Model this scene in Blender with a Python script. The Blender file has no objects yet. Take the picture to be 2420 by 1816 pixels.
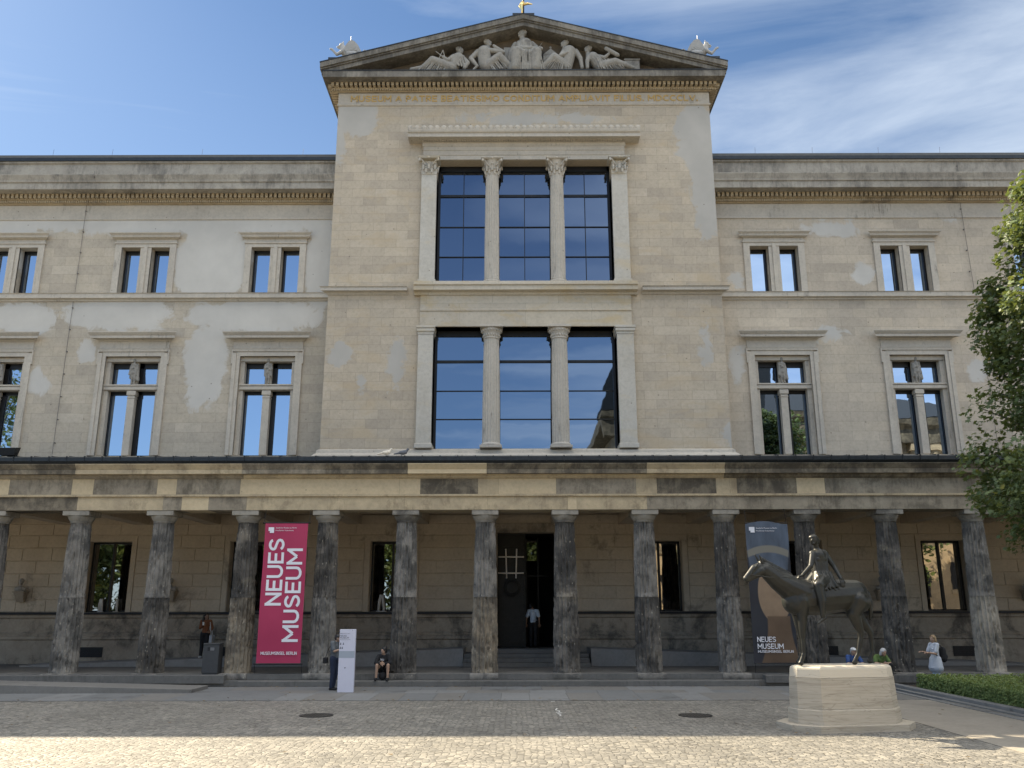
import bpy, bmesh, math, random
from mathutils import Vector, Matrix, noise
R = math.radians
PI = math.pi
SC = bpy.context.scene
COL = SC.collection

# ------------------------------------------------------------------ camera
cd = bpy.data.cameras.new('camera'); cam = bpy.data.objects.new('camera', cd); COL.objects.link(cam)
cd.sensor_width = 36.0; cd.lens = 30.25; cd.clip_start = 0.1; cd.clip_end = 3000
cam.matrix_world = (Matrix.Translation((0, 0, 2.5)) @ Matrix.Rotation(R(0.128), 4, 'Z')
                    @ Matrix.Rotation(R(90 + 14.55), 4, 'X') @ Matrix.Rotation(R(-0.094), 4, 'Z'))
SC.camera = cam

# ------------------------------------------------------------------ light
SUN_V = Vector((-0.90, 0.75, 1.0)).normalized()          # towards the sun: behind the museum, from the left
SUN_EL = math.asin(SUN_V.z); SUN_AZ = math.atan2(SUN_V.x, SUN_V.y)
SC.view_settings.view_transform = 'Standard'; SC.view_settings.look = 'None'
SC.view_settings.exposure = 1.24; SC.view_settings.gamma = 1.0
ld = bpy.data.lights.new('sun', 'SUN'); ld.energy = 5.0; ld.angle = R(0.5); ld.color = (1.0, 0.86, 0.63)
sun = bpy.data.objects.new('sun', ld); COL.objects.link(sun)
sun.rotation_euler = SUN_V.to_track_quat('Z', 'Y').to_euler(); sun.location = (-40, 40, 60)


class NT:
    """tiny node-tree writer"""
    def __init__(self, tree):
        self.t = tree; self.t.nodes.clear()
    def n(self, kind, ins=None, **props):
        nd = self.t.nodes.new(kind)
        for k, v in props.items(): setattr(nd, k, v)
        for k, v in (ins or {}).items(): self.put(nd.inputs[k], v)
        return nd
    def put(self, sock, v):
        if isinstance(v, bpy.types.NodeSocket): self.t.links.new(v, sock)
        elif isinstance(v, bpy.types.Node): self.t.links.new(v.outputs[0], sock)
        else:
            if isinstance(v, (tuple, list)) and len(v) == 3 and sock.type == 'RGBA': v = (*v, 1)
            sock.default_value = v
    def m(self, op, a, b=0.0, c=0.0, clamp=False):
        nd = self.t.nodes.new('ShaderNodeMath'); nd.operation = op; nd.use_clamp = clamp
        self.put(nd.inputs[0], a); self.put(nd.inputs[1], b); self.put(nd.inputs[2], c)
        return nd.outputs[0]
    def mix(self, f, a, b, mode='MIX'):
        nd = self.t.nodes.new('ShaderNodeMix'); nd.data_type = 'RGBA'; nd.blend_type = mode
        self.put(nd.inputs[0], f); self.put(nd.inputs[6], a); self.put(nd.inputs[7], b)
        return nd.outputs[2]
    def ramp(self, f, stops, interp='LINEAR'):
        nd = self.t.nodes.new('ShaderNodeValToRGB'); self.put(nd.inputs[0], f)
        cr = nd.color_ramp; cr.interpolation = interp
        while len(cr.elements) < len(stops): cr.elements.new(0.5)
        for e, (p, c) in zip(cr.elements, stops):
            e.position = p; e.color = (c, c, c, 1) if isinstance(c, (int, float)) else (*c, 1)
        return nd.outputs[0]
    def noise(self, vec, scale, detail=4, rough=0.55, dist=0.0):
        nd = self.n('ShaderNodeTexNoise', {'Vector': vec, 'Scale': scale, 'Detail': detail, 'Roughness': rough, 'Distortion': dist})
        return nd.outputs[0]
    def map(self, vec, scale=(1, 1, 1), loc=(0, 0, 0), rot=(0, 0, 0)):
        return self.n('ShaderNodeMapping', {'Vector': vec, 'Scale': scale, 'Location': loc, 'Rotation': rot}).outputs[0]


W = bpy.data.worlds.new('World'); SC.world = W; W.use_nodes = True
w = NT(W.node_tree)
sky = w.n('ShaderNodeTexSky', sky_type='NISHITA', sun_disc=False, sun_elevation=SUN_EL, sun_rotation=SUN_AZ,
          altitude=50, air_density=1.0, dust_density=0.25, ozone_density=1.6)
tc = w.n('ShaderNodeTexCoord').outputs['Generated']
sp = w.n('ShaderNodeSeparateXYZ', {0: tc})
zz = w.m('MAXIMUM', sp.outputs[2], 0.06)
cv = w.n('ShaderNodeCombineXYZ', {0: w.m('DIVIDE', sp.outputs[0], zz), 1: w.m('DIVIDE', sp.outputs[1], zz), 2: 0.0}).outputs[0]
# streaky cirrus: long thin wisps over broad veils, thicker towards the right of the museum
v1 = w.map(cv, scale=(0.55, 1.7, 1), rot=(0, 0, R(-62)))
n1 = w.noise(v1, 1.4, 9, 0.58, 0.8)
n2 = w.noise(w.map(cv, scale=(0.5, 0.8, 1), loc=(3.1, 0.7, 0), rot=(0, 0, R(-18))), 0.8, 5, 0.5, 0.4)
bias = w.m('MULTIPLY', w.m('ADD', sp.outputs[0], -0.02), 0.75)
bias = w.m('MINIMUM', w.m('MAXIMUM', bias, -0.10), 0.115)
cl = w.m('ADD', w.m('ADD', w.m('MULTIPLY', n1, 0.6), w.m('MULTIPLY', n2, 0.4)), bias)
cl = w.ramp(cl, [(0.47, 0.0), (0.56, 0.30), (0.66, 0.66), (0.78, 0.95)])
hz = w.ramp(sp.outputs[2], [(0.0, 0.75), (0.32, 0.50), (0.6, 0.0)])
colr = w.mix(1.0, sky.outputs[0], (0.42, 0.50, 0.56), 'MULTIPLY')
colr = w.mix(w.m('MULTIPLY', hz, 0.7), colr, (2.1, 2.75, 3.75))
colr = w.mix(w.m('MULTIPLY', cl, 0.95), colr, (3.5, 3.95, 4.55))
# added cloud cap overhead, out of frame, to light the shaded facade
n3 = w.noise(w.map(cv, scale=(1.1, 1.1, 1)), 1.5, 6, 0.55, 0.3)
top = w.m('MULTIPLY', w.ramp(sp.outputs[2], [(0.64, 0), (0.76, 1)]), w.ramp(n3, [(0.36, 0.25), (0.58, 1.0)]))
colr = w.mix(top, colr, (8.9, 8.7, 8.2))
# sky behind the camera brightened as added fill light on the facade
sky_fill = w.ramp(w.m('MULTIPLY_ADD', sp.outputs[1], -0.5, 0.5), [(0.50, 1.0), (0.72, 1.65), (1.0, 1.75)])
colr = w.mix(1.0, colr, sky_fill, 'MULTIPLY')
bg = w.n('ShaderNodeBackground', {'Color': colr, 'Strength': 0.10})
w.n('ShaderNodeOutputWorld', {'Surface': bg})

# ------------------------------------------------------------------ mesh helpers
def label(o, text=None, cat=None, group=None, kind=None):
    if text: o['label'] = text
    if cat: o['category'] = cat
    if group: o['group'] = group
    if kind: o['kind'] = kind
    return o

def empty(name, loc=(0, 0, 0), rz=0.0, text=None, cat=None, group=None):
    o = bpy.data.objects.new(name, None); COL.objects.link(o); o.location = loc; o.rotation_euler = (0, 0, rz)
    o.empty_display_size = 0.2
    return label(o, text, cat, group)

def link(name, me, mats, parent=None, smooth=False):
    o = bpy.data.objects.new(name, me); COL.objects.link(o)
    for m in (mats if isinstance(mats, (list, tuple)) else [mats]): me.materials.append(m)
    if smooth is True: me.shade_smooth()
    elif smooth:
        me.shade_smooth(); me.set_sharp_from_angle(angle=R(smooth))
    if parent: o.parent = parent
    return o

class MB:
    def __init__(self): self.v = []; self.f = []; self.mi = []
    def face(self, pts, mi=0):
        b = len(self.v); self.v += [tuple(p) for p in pts]; self.f.append(tuple(range(b, b + len(pts)))); self.mi.append(mi); return self
    def add(self, vs, fs, mi=0, M=None):
        b = len(self.v); self.v += [tuple(M @ Vector(p)) if M else tuple(p) for p in vs]
        self.f += [tuple(b + i for i in f) for f in fs]; self.mi += [mi] * len(fs); return self
    def box(self, x0, x1, y0, y1, z0, z1, mi=0, M=None, bev=0.0):
        if bev:
            b = bev; vs = []
            for z, d in ((z0, b), (z0 + b, 0), (z1 - b, 0), (z1, b)):
                vs += [(x0 + d, y0 + d, z), (x1 - d, y0 + d, z), (x1 - d, y1 - d, z), (x0 + d, y1 - d, z)]
            fs = [(3, 2, 1, 0), (12, 13, 14, 15)]
            for k in range(3):
                for i in range(4): fs.append((4 * k + i, 4 * k + (i + 1) % 4, 4 * k + 4 + (i + 1) % 4, 4 * k + 4 + i))
            return self.add(vs, fs, mi, M)
        vs = [(x0, y0, z0), (x1, y0, z0), (x1, y1, z0), (x0, y1, z0), (x0, y0, z1), (x1, y0, z1), (x1, y1, z1), (x0, y1, z1)]
        return self.add(vs, [(3, 2, 1, 0), (4, 5, 6, 7), (0, 1, 5, 4), (1, 2, 6, 5), (2, 3, 7, 6), (3, 0, 4, 7)], mi, M)
    def prof(self, pts, x0, x1, mi=0, M=None, e0=0.0, e1=0.0, ybase=None):
        """(y,z) outline swept along X; e0/e1 = 1 gives a return: the ends widen as the profile steps forward of ybase"""
        n = len(pts); vs = []
        for k, (x, e) in enumerate(((x0, e0), (x1, e1))):
            for y, z in pts:
                d = (ybase - y) * e if ybase is not None else 0.0
                vs.append((x - d if k == 0 else x + d, y, z))
        fs = [tuple(range(n - 1, -1, -1)), tuple(range(n, 2 * n))]
        for i in range(n): j = (i + 1) % n; fs.append((i, j, n + j, n + i))
        return self.add(vs, fs, mi, M)
    def lathe(self, prof, cx=0, cy=0, seg=24, mi=0, M=None, cap=True, rot=0.0):
        vs = []; fs = []; n = len(prof)
        for r, z in prof:
            for k in range(seg):
                a = 2 * PI * k / seg + rot; vs.append((cx + r * math.cos(a), cy + r * math.sin(a), z))
        for i in range(n - 1):
            for k in range(seg):
                k2 = (k + 1) % seg; fs.append((i * seg + k, i * seg + k2, (i + 1) * seg + k2, (i + 1) * seg + k))
        if cap: fs.append(tuple(range(seg - 1, -1, -1))); fs.append(tuple((n - 1) * seg + k for k in range(seg)))
        return self.add(vs, fs, mi, M)
    def tube(self, pts, r, seg=8, mi=0, M=None, flat=1.0):
        pts = [Vector(p) for p in pts]; n = len(pts); rs = r if isinstance(r, (list, tuple)) else [r] * n
        vs = []; fs = []
        for i, p in enumerate(pts):
            d = (pts[min(i + 1, n - 1)] - pts[max(i - 1, 0)]).normalized()
            up = Vector((0, 0, 1)) if abs(d.z) < 0.9 else Vector((0, 1, 0))
            a = d.cross(up).normalized(); b = a.cross(d)
            for k in range(seg):
                t = 2 * PI * k / seg; vs.append(p + a * rs[i] * math.cos(t) + b * rs[i] * math.sin(t) * flat)
        for i in range(n - 1):
            for k in range(seg):
                k2 = (k + 1) % seg; fs.append((i * seg + k, (i + 1) * seg + k, (i + 1) * seg + k2, i * seg + k2))
        fs.append(tuple(range(seg))); fs.append(tuple((n - 1) * seg + k for k in range(seg - 1, -1, -1)))
        return self.add(vs, fs, mi, M)
    def ball(self, c, r, seg=12, rings=8, mi=0, sq=(1, 1, 1), M=None):
        vs = []; fs = []
        for i in range(rings + 1):
            t = PI * i / rings
            for k in range(seg):
                a = 2 * PI * k / seg
                vs.append((c[0] + r * sq[0] * math.sin(t) * math.cos(a), c[1] + r * sq[1] * math.sin(t) * math.sin(a), c[2] + r * sq[2] * math.cos(t)))
        for i in range(rings):
            for k in range(seg):
                k2 = (k + 1) % seg; fs.append((i * seg + k, (i + 1) * seg + k, (i + 1) * seg + k2, i * seg + k2))
        return self.add(vs, fs, mi, M)
    def mesh(self, name):
        me = bpy.data.meshes.new(name); me.from_pydata(self.v, [], self.f)
        me.polygons.foreach_set('material_index', self.mi); me.update(); return me
    def build(self, name, mats, parent=None, smooth=False):
        return link(name, self.mesh(name), mats, parent, smooth)

def wall_holes(mb, x0, x1, z0, z1, y, depth, holes, mi=0, rmi=0):
    """front sheet at y with rectangular openings and their reveals"""
    xs = sorted({x0, x1, *[h[0] for h in holes], *[h[1] for h in holes]})
    zs = sorted({z0, z1, *[h[2] for h in holes], *[h[3] for h in holes]})
    xs = [v for v in xs if x0 <= v <= x1]; zs = [v for v in zs if z0 <= v <= z1]
    for i in range(len(xs) - 1):
        for j in range(len(zs) - 1):
            cx = (xs[i] + xs[i + 1]) / 2; cz = (zs[j] + zs[j + 1]) / 2
            if any(h[0] < cx < h[1] and h[2] < cz < h[3] for h in holes): continue
            mb.face([(xs[i], y, zs[j]), (xs[i + 1], y, zs[j]), (xs[i + 1], y, zs[j + 1]), (xs[i], y, zs[j + 1])], mi)
    for a, b, c, d in holes:
        Y = y + depth
        mb.face([(a, y, c), (a, y, d), (a, Y, d), (a, Y, c)], rmi); mb.face([(b, y, c), (b, Y, c), (b, Y, d), (b, y, d)], rmi)
        mb.face([(a, y, d), (b, y, d), (b, Y, d), (a, Y, d)], rmi); mb.face([(a, y, c), (a, Y, c), (b, Y, c), (b, y, c)], rmi)

def organic(parts, voxel=0.02, smooth=2, name='body'):
    """parts: list of capsules (p, q, r1, r2) or balls (c, r) or (c, (rx,ry,rz)); fused into one continuous skin"""
    mb = MB()
    for P in parts:
        if len(P) == 4:
            p, q, r1, r2 = Vector(P[0]), Vector(P[1]), P[2], P[3]
            L = (q - p).length; d = (q - p).normalized() if L > 1e-6 else Vector((0, 0, 1))
            M = Matrix.Translation(p) @ d.to_track_quat('Z', 'Y').to_matrix().to_4x4()
            prof = []; K = 5
            for i in range(K + 1):
                t = PI / 2 * i / K; prof.append((max(r1 * math.sin(t), 1e-4), -r1 * math.cos(t)))
            for i in range(K + 1):
                t = PI / 2 * i / K; prof.append((max(r2 * math.cos(t), 1e-4), L + r2 * math.sin(t)))
            mb.lathe(prof, seg=14, M=M)
        else:
            c, r = P; sq = r if isinstance(r, (tuple, list)) else (r, r, r)
            mb.ball(c, 1.0, 16, 12, sq=sq)
    me = mb.mesh(name + '_src')
    o = bpy.data.objects.new('tmp', me); COL.objects.link(o)
    m = o.modifiers.new('r', 'REMESH'); m.mode = 'VOXEL'; m.voxel_size = voxel; m.use_smooth_shade = True
    if smooth:
        s = o.modifiers.new('s', 'SMOOTH'); s.iterations = smooth; s.factor = 0.5
    dg = bpy.context.evaluated_depsgraph_get()
    out = bpy.data.meshes.new_from_object(o.evaluated_get(dg)); out.name = name
    bpy.data.objects.remove(o); bpy.data.meshes.remove(me)
    return out

def tilt_panes(mb, xs, zs, y, rg, amp=.0028):
    for i in range(len(xs) - 1):
        for j in range(len(zs) - 1):
            a, b, c, d = xs[i], xs[i + 1], zs[j], zs[j + 1]; tx, tz = rg.uniform(-amp, amp), rg.uniform(-amp, amp)
            q = [(a, y - tx * (b - a) - tz * (d - c), c), (b, y + tx * (b - a) - tz * (d - c), c), (b, y + tx * (b - a) + tz * (d - c), d), (a, y - tx * (b - a) + tz * (d - c), d)]
            mb.add(q + [(p[0], p[1] + .012, p[2]) for p in q], [(0, 1, 2, 3), (7, 6, 5, 4), (0, 4, 5, 1), (1, 5, 6, 2), (2, 6, 7, 3), (3, 7, 4, 0)])
PRG = random.Random(31)

def text_mesh(s, size=1.0, extrude=0.01, width=None, xsc=1.0, spacing=1.0, bold=0.0):
    """built-in font outline turned into a mesh, baseline at origin, in the local XY plane"""
    cu = bpy.data.curves.new('t', 'FONT'); cu.body = s; cu.size = size; cu.extrude = extrude
    cu.align_x = 'LEFT'; cu.space_character = spacing; cu.offset = 0.0; cu.resolution_u = 4
    o = bpy.data.objects.new('t', cu); COL.objects.link(o)
    dg = bpy.context.evaluated_depsgraph_get()
    me = bpy.data.meshes.new_from_object(o.evaluated_get(dg)); bpy.data.objects.remove(o); bpy.data.curves.remove(cu)
    xs = [v.co.x for v in me.vertices]; x0, x1 = min(xs), max(xs)
    k = (width / (x1 - x0)) if width else xsc
    for v in me.vertices: v.co.x = (v.co.x - x0) * k
    return me

def add_text(mb, s, M, mi=0, **kw):
    me = text_mesh(s, **kw)
    mb.add([v.co.copy() for v in me.vertices], [tuple(p.vertices) for p in me.polygons], mi, M)
    bpy.data.meshes.remove(me)

# plain rounded sans capitals drawn as strokes in a 1-high box: name -> (advance, strokes)
def arc(cx, cy, rx, ry, a0, a1, n=7): return [(cx + rx * math.cos(R(a0 + (a1 - a0) * k / n)), cy + ry * math.sin(R(a0 + (a1 - a0) * k / n))) for k in range(n + 1)]
GL = {'N': (.62, [[(0, 0), (0, 1)], [(.02, .97), (.60, .03)], [(.62, 0), (.62, 1)]]), 'E': (.52, [[(.52, 1), (0, 1), (0, 0), (.52, 0)], [(.05, .51), (.46, .51)]]),
      'U': (.62, [[(0, 1), (0, .30)] + arc(.31, .31, .31, .31, 180, 360)[1:] + [(.62, 1)]]), 'M': (.80, [[(0, 0), (0, 1)], [(.02, .97), (.40, .32)], [(.40, .32), (.78, .97)], [(.80, 1), (.80, 0)]]),
      'S': (.58, [[(.555, .80)] + arc(.29, .745, .28, .255, 30, 200, 8) + [(.08, .60), (.29, .515), (.50, .42)] + arc(.29, .255, .29, .255, 20, -160, 8)]),
      'I': (0.0, [[(0, 0), (0, 1)]]), '.': (0.0, [[(0, 0), (0, .04)]]),
      'A': (.74, [[(0, 0), (.37, 1)], [(.37, 1), (.74, 0)], [(.15, .34), (.59, .34)]]), 'T': (.62, [[(0, 1), (.62, 1)], [(.31, .96), (.31, 0)]]), 'P': (.50, [[(0, 0), (0, 1), (.26, 1)] + arc(.26, .72, .24, .28, 90, -90, 6)[1:] + [(.05, .44)]]),
      'O': (.80, [arc(.40, .5, .40, .5, 90, 450, 16)]), 'C': (.66, [arc(.42, .5, .42, .5, 48, 312, 12)]), 'D': (.66, [[(.24, 1), (0, 1), (0, 0), (.24, 0)], arc(.24, .5, .42, .5, 89, -89, 10)]),
      'V': (.70, [[(0, 1), (.35, 0)], [(.35, 0), (.70, 1)]]), 'F': (.48, [[(.48, 1), (0, 1), (0, 0)], [(.05, .52), (.42, .52)]]), 'L': (.46, [[(0, 1), (0, 0), (.46, 0)]]), 'B': (.54, [[(.30, 1), (0, 1), (0, 0), (.30, 0)], arc(.30, .76, .22, .24, 88, -90, 6), [(.05, .52), (.3, .52)], arc(.30, .26, .24, .26, 90, -88, 6)]),
      'R': (.56, [[(0, 0), (0, 1), (.30, 1)] + arc(.30, .73, .25, .27, 90, -90, 6)[1:] + [(.05, .46)], [(.28, .44), (.55, .02)]])}
def stroke_text(mb, s, width, height, wt, M, depth=.003, gap=.26, mi=0, warp=None):
    x = 0.0; runs = []
    for ch in s:
        if ch == ' ': x += .42; continue
        adv, st = GL[ch]; runs += [[(px + x, py) for px, py in q] for q in st]; x += adv + gap
    tot = x - gap; kx = (width - wt) / tot; ky = height - wt; h = wt / 2
    for j_, q in enumerate(runs):
        dp = depth + .0004 * (j_ % 6)
        p = [Vector((a * kx + h, b * ky + h)) for a, b in q]; n = len(p); L = []; Rr = []
        for i in range(n):
            d1 = (p[i] - p[i - 1]).normalized() if i else None; d2 = (p[i + 1] - p[i]).normalized() if i < n - 1 else None
            d = ((d1 or d2) + (d2 or d1)).normalized(); nr = Vector((-d.y, d.x)); c = max(.70, nr.dot(Vector((-(d1 or d2).y, (d1 or d2).x)))); e = Vector((0, 0))
            ax_ = min(abs(d.x), abs(d.y)) < .02
            if i == 0 and ax_: e = -d * h
            if i == n - 1 and ax_: e = d * h
            L.append(p[i] + nr * h / c + e); Rr.append(p[i] - nr * h / c + e)
        vs = [(v.x, v.y, dp) for v in L] + [(v.x, v.y, dp) for v in Rr] + [(v.x, v.y, 0) for v in L] + [(v.x, v.y, 0) for v in Rr]; fs = []
        for i in range(n - 1): fs += [(n + i, n + i + 1, i + 1, i), (i, i + 1, 2 * n + i + 1, 2 * n + i), (n + i + 1, n + i, 3 * n + i, 3 * n + i + 1)]
        fs += [(0, 2 * n, 3 * n, n), (n - 1, 2 * n - 1, 4 * n - 1, 3 * n - 1)]
        if warp: vs = [M @ Vector(p) for p in vs]; vs = [(p.x, p.y + warp(p.x, p.z), p.z) for p in vs]; mb.add(vs, fs, mi)
        else: mb.add(vs, fs, mi, M)

FRONT = Matrix.Rotation(R(90), 4, 'X')       # local XY plane -> facing -Y

# ------------------------------------------------------------------ materials
def new_mat(name):
    m = bpy.data.materials.new(name); m.use_nodes = True; return m, NT(m.node_tree)

def finish(t, col, rough=0.8, metal=0.0, bump=None, bstr=0.3, bdist=0.02, spec=0.5, **extra):
    ins = {'Base Color': col, 'Roughness': rough, 'Metallic': metal, 'Specular IOR Level': spec}
    ins.update(extra)
    if bump is not None:
        ins['Normal'] = t.n('ShaderNodeBump', {'Strength': bstr, 'Distance': bdist, 'Height': bump}).outputs[0]
    b = t.n('ShaderNodeBsdfPrincipled', ins)
    t.n('ShaderNodeOutputMaterial', {'Surface': b})

def plain(name, c, rough=0.6, metal=0.0, var=0.12, scale=6.0, bump=0.0, spec=0.5):
    m, t = new_mat(name); tc = t.n('ShaderNodeTexCoord').outputs['Object']
    nz = t.noise(tc, scale, 5)
    lo = tuple(x * (1 - var) for x in c); hi = tuple(min(1, x * (1 + var)) for x in c)
    col = t.ramp(nz, [(0.3, lo), (0.7, hi)])
    finish(t, col, rough, metal, bump=t.noise(tc, scale * 8, 3) if bump else None, bstr=bump, spec=spec)
    return m

def stone(name, c, c2=None, blocks=None, plaster=None, pcol=(0.56, 0.535, 0.485), dirt=0.0, dcol=(0.055, 0.052, 0.048),
          streak=0.0, pits=0.25, joint=0.006, bstr=0.35, rnd=False, warm=None, dscale=0.55, big=0.3, chips=None):
    m, t = new_mat(name)
    tc = t.n('ShaderNodeTexCoord').outputs['Object']
    if rnd:
        oi = t.n('ShaderNodeObjectInfo').outputs['Random']
        off = t.n('ShaderNodeCombineXYZ', {0: t.m('MULTIPLY', oi, 37.0), 1: 0.0, 2: t.m('MULTIPLY', oi, 11.0)}).outputs[0]
        tc = t.n('ShaderNodeVectorMath', {0: tc, 1: off}, operation='ADD').outputs[0]
    s = t.n('ShaderNodeSeparateXYZ', {0: tc}); X, Y, Z = s.outputs
    c2 = c2 or tuple(x * 0.8 for x in c)
    n_lo = t.noise(tc, big, 4, 0.6); n_mid = t.noise(tc, 1.7, 6, 0.62); n_hi = t.noise(tc, 22.0, 4, 0.6)
    col = t.mix(t.ramp(t.m('ADD', t.m('MULTIPLY', n_lo, 0.5), t.m('MULTIPLY', n_mid, 0.5)), [(0.36, 0), (0.64, 1)]), c2, c)
    col = t.mix(1.0, col, t.ramp(t.noise(tc, 9.0, 6, 0.7), [(0.3, 0.86), (0.5, 1.0), (0.72, 1.08)]), 'MULTIPLY')
    height = t.m('MULTIPLY', n_hi, 0.35)
    if blocks:
        bw, bh = blocks
        bv = t.n('ShaderNodeCombineXYZ', {0: t.m('ADD', X, Y), 1: Z, 2: 0.0}).outputs[0]
        br = t.n('ShaderNodeTexBrick', {'Vector': bv, 'Color1': (0, 0, 0), 'Color2': (1, 1, 1), 'Mortar': (0.5, 0.5, 0.5), 'Scale': 1.0,
                 'Mortar Size': joint, 'Mortar Smooth': 0.1, 'Bias': 0.0, 'Brick Width': bw, 'Row Height': bh}, offset=0.5, squash=1.0)
        bwv = t.n('ShaderNodeRGBToBW', {0: br.outputs[0]}).outputs[0]
        tint = t.ramp(bwv, [(0.0, (0.86, 0.85, 0.84)), (0.25, (0.95, 0.94, 0.93)), (0.55, (1.0, 0.99, 0.965)), (0.8, (1.03, 1.01, 0.97)), (1.0, (1.08, 1.075, 1.06))])
        bcol = t.mix(0.9, col, tint, 'MULTIPLY')
        bcol = t.mix(t.m('MULTIPLY', br.outputs['Fac'], 0.42), bcol, (0.12, 0.105, 0.09))
        bh_ = t.m('SUBTRACT', height, t.m('MULTIPLY', br.outputs['Fac'], 1.2))
        col, height_b = bcol, bh_
    else: height_b = height
    if warm is not None:
        wz = t.ramp(t.noise(t.map(tc, scale=(0.6, 0.6, 1.6)), 0.9, 5, 0.6, 0.6), [(0.52, 0), (0.68, 1)])
        col = t.mix(t.m('MULTIPLY', wz, 0.55), col, warm)
    if plaster:
        dmin = None
        for (cx, cz, rx, rz) in plaster:
            dx = t.m('MULTIPLY', t.m('SUBTRACT', X, cx), 1.0 / rx); dz = t.m('MULTIPLY', t.m('SUBTRACT', Z, cz), 1.0 / rz)
            d = t.m('SQRT', t.m('ADD', t.m('MULTIPLY', dx, dx), t.m('MULTIPLY', dz, dz)))
            d = t.m('MULTIPLY', t.m('SUBTRACT', d, 1.0), min(rx, rz))
            dmin = d if dmin is None else t.m('MINIMUM', dmin, d)
        edge = t.m('ADD', dmin, t.m('MULTIPLY', t.m('SUBTRACT', t.noise(tc, 1.1, 8, 0.68, 0.5), 0.5), 1.5))
        mask = t.ramp(t.m('MULTIPLY_ADD', edge, -5.0, 0.5), [(0.15, 0), (0.8, 1)])
        pc = t.mix(t.ramp(t.noise(tc, 0.8, 5, 0.6), [(0.35, 0), (0.7, 1)]), tuple(x * 0.88 for x in pcol), pcol)
        col = t.mix(mask, col, pc)
        height_b = t.n('ShaderNodeMix', {0: mask, 2: height_b, 3: t.m('ADD', t.m('MULTIPLY', n_mid, 0.6), 0.4)}, data_type='FLOAT').outputs[0]
    if pits:
        vo = t.n('ShaderNodeTexVoronoi', {'Vector': tc, 'Scale': 1.7, 'Randomness': 1.0}, feature='F1').outputs['Distance']
        pr = t.noise(tc, 5.0, 2)
        pm = t.ramp(t.m('SUBTRACT', vo, t.m('MULTIPLY', pr, 0.035)), [(0.020, 1), (0.042, 0)])
        col = t.mix(t.m('MULTIPLY', pm, 0.6 if pits > 0.2 else 0.4), col, (0.13, 0.11, 0.09))
    if dirt:
        v = t.map(tc, scale=(1, 1, 0.8))
        dn = t.noise(v, dscale, 10, 0.72, 0.3); dn2 = t.noise(t.map(tc, scale=(5, 5, 0.7)), 1.6, 7, 0.7)
        dm = t.m('ADD', t.m('MULTIPLY', dn, 1.0 - streak), t.m('MULTIPLY', dn2, streak))
        lo = 0.66 - 0.34 * dirt
        dm = t.ramp(dm, [(max(0, lo - 0.07), 0), (lo + 0.05, 0.75), (lo + 0.2, 1)])
        col = t.mix(t.m('MULTIPLY', dm, 0.93), col, dcol)
    if chips:
        cvx = t.n('ShaderNodeTexVoronoi', {'Vector': t.map(tc, scale=(1, 1, .7)), 'Scale': 7.0, 'Randomness': 1.0}, feature='F1').outputs['Distance']
        cz = t.ramp(t.noise(tc, 1.3, 4, 0.6), [(0.42, 0.0), (0.60, 1.0)])
        cm = t.ramp(t.m('ADD', cvx, t.m('MULTIPLY', t.noise(tc, 25.0, 3), 0.25)), [(0.24, 1), (0.31, 0)])
        col = t.mix(t.m('MULTIPLY', t.m('MULTIPLY', cm, cz), 0.8), col, chips)
    finish(t, col, 0.86, bump=height_b, bstr=bstr, bdist=0.012, spec=0.25)
    return m

def metal_glass(name, tint, rough=0.015, wob=0.02):
    m, t = new_mat(name); tc = t.n('ShaderNodeTexCoord').outputs['Object']
    finish(t, tint, rough, 1.0, bump=t.noise(tc, 0.9, 2, 0.4), bstr=wob, bdist=0.05)
    return m

CX = 0.475
LW = [(-14, 19.4, 8.6, 0.75), (-13.4, 17.4, 1.7, 1.9), (-8.5, 17.2, 0.8, 2.2), (-17.2, 14.9, 2.4, 0.75), (-11.2, 14.8, 2.9, 0.8),
      (-13.3, 12.7, 0.95, 1.9), (-21.5, 14.8, 1.6, 0.7), (-18.5, 13.2, 0.4, 0.5), (-20.4, 11.9, 0.45, 0.55), (-22.5, 18.3, 1.3, 1.5), (-27, 15, 2.5, 4)]
RW = [(14.2, 18.85, 1.7, 0.28), (15.4, 16.7, 0.42, 0.5), (14.5, 19.7, 1.9, 0.3), (9.8, 16.6, 0.35, 0.35), (19.6, 19.7, 0.9, 0.35), (13.7, 13.9, 0.6, 0.3),
      (9.6, 12.6, 0.35, 0.7), (19.9, 12.3, 0.5, 0.5), (26, 16, 2.0, 2.5)]
CW = [(-7.1, 23.9, 1.0, 0.9), (-8.0, 22.6, 0.5, 0.9), (8.3, 23.4, 1.0, 1.1), (8.55, 20.6, 0.75, 2.6), (8.2, 22.3, 0.9, 0.9), (9.0, 9.2, 0.5, 0.5), (-4.9, 12.3, 0.35, 1.1),
      (-7.3, 12.8, 0.5, 0.5), (-6.35, 11.5, 0.18, 0.42), (0.8, 23.85, 2.6, 0.25), (8.1, 13.0, 0.25, 0.9)]
M_WL = stone('ashlar_left_wing', (0.49, 0.432, 0.348), (0.41, 0.366, 0.298), (1.12, 0.42), LW, joint=0.005)
M_WR = stone('ashlar_right_wing', (0.545, 0.475, 0.38), (0.45, 0.395, 0.32), (1.12, 0.42), RW, joint=0.005)
M_CW = stone('ashlar_centre', (0.505, 0.437, 0.342), (0.43, 0.372, 0.295), (1.0, 0.40), CW, pcol=(0.475, 0.448, 0.40), warm=(0.48, 0.38, 0.25))
M_TRIM = stone('carved_trim', (0.535, 0.485, 0.405), (0.43, 0.39, 0.33), dirt=0.08, streak=0.5, pits=0.3, bstr=0.2)
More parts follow.
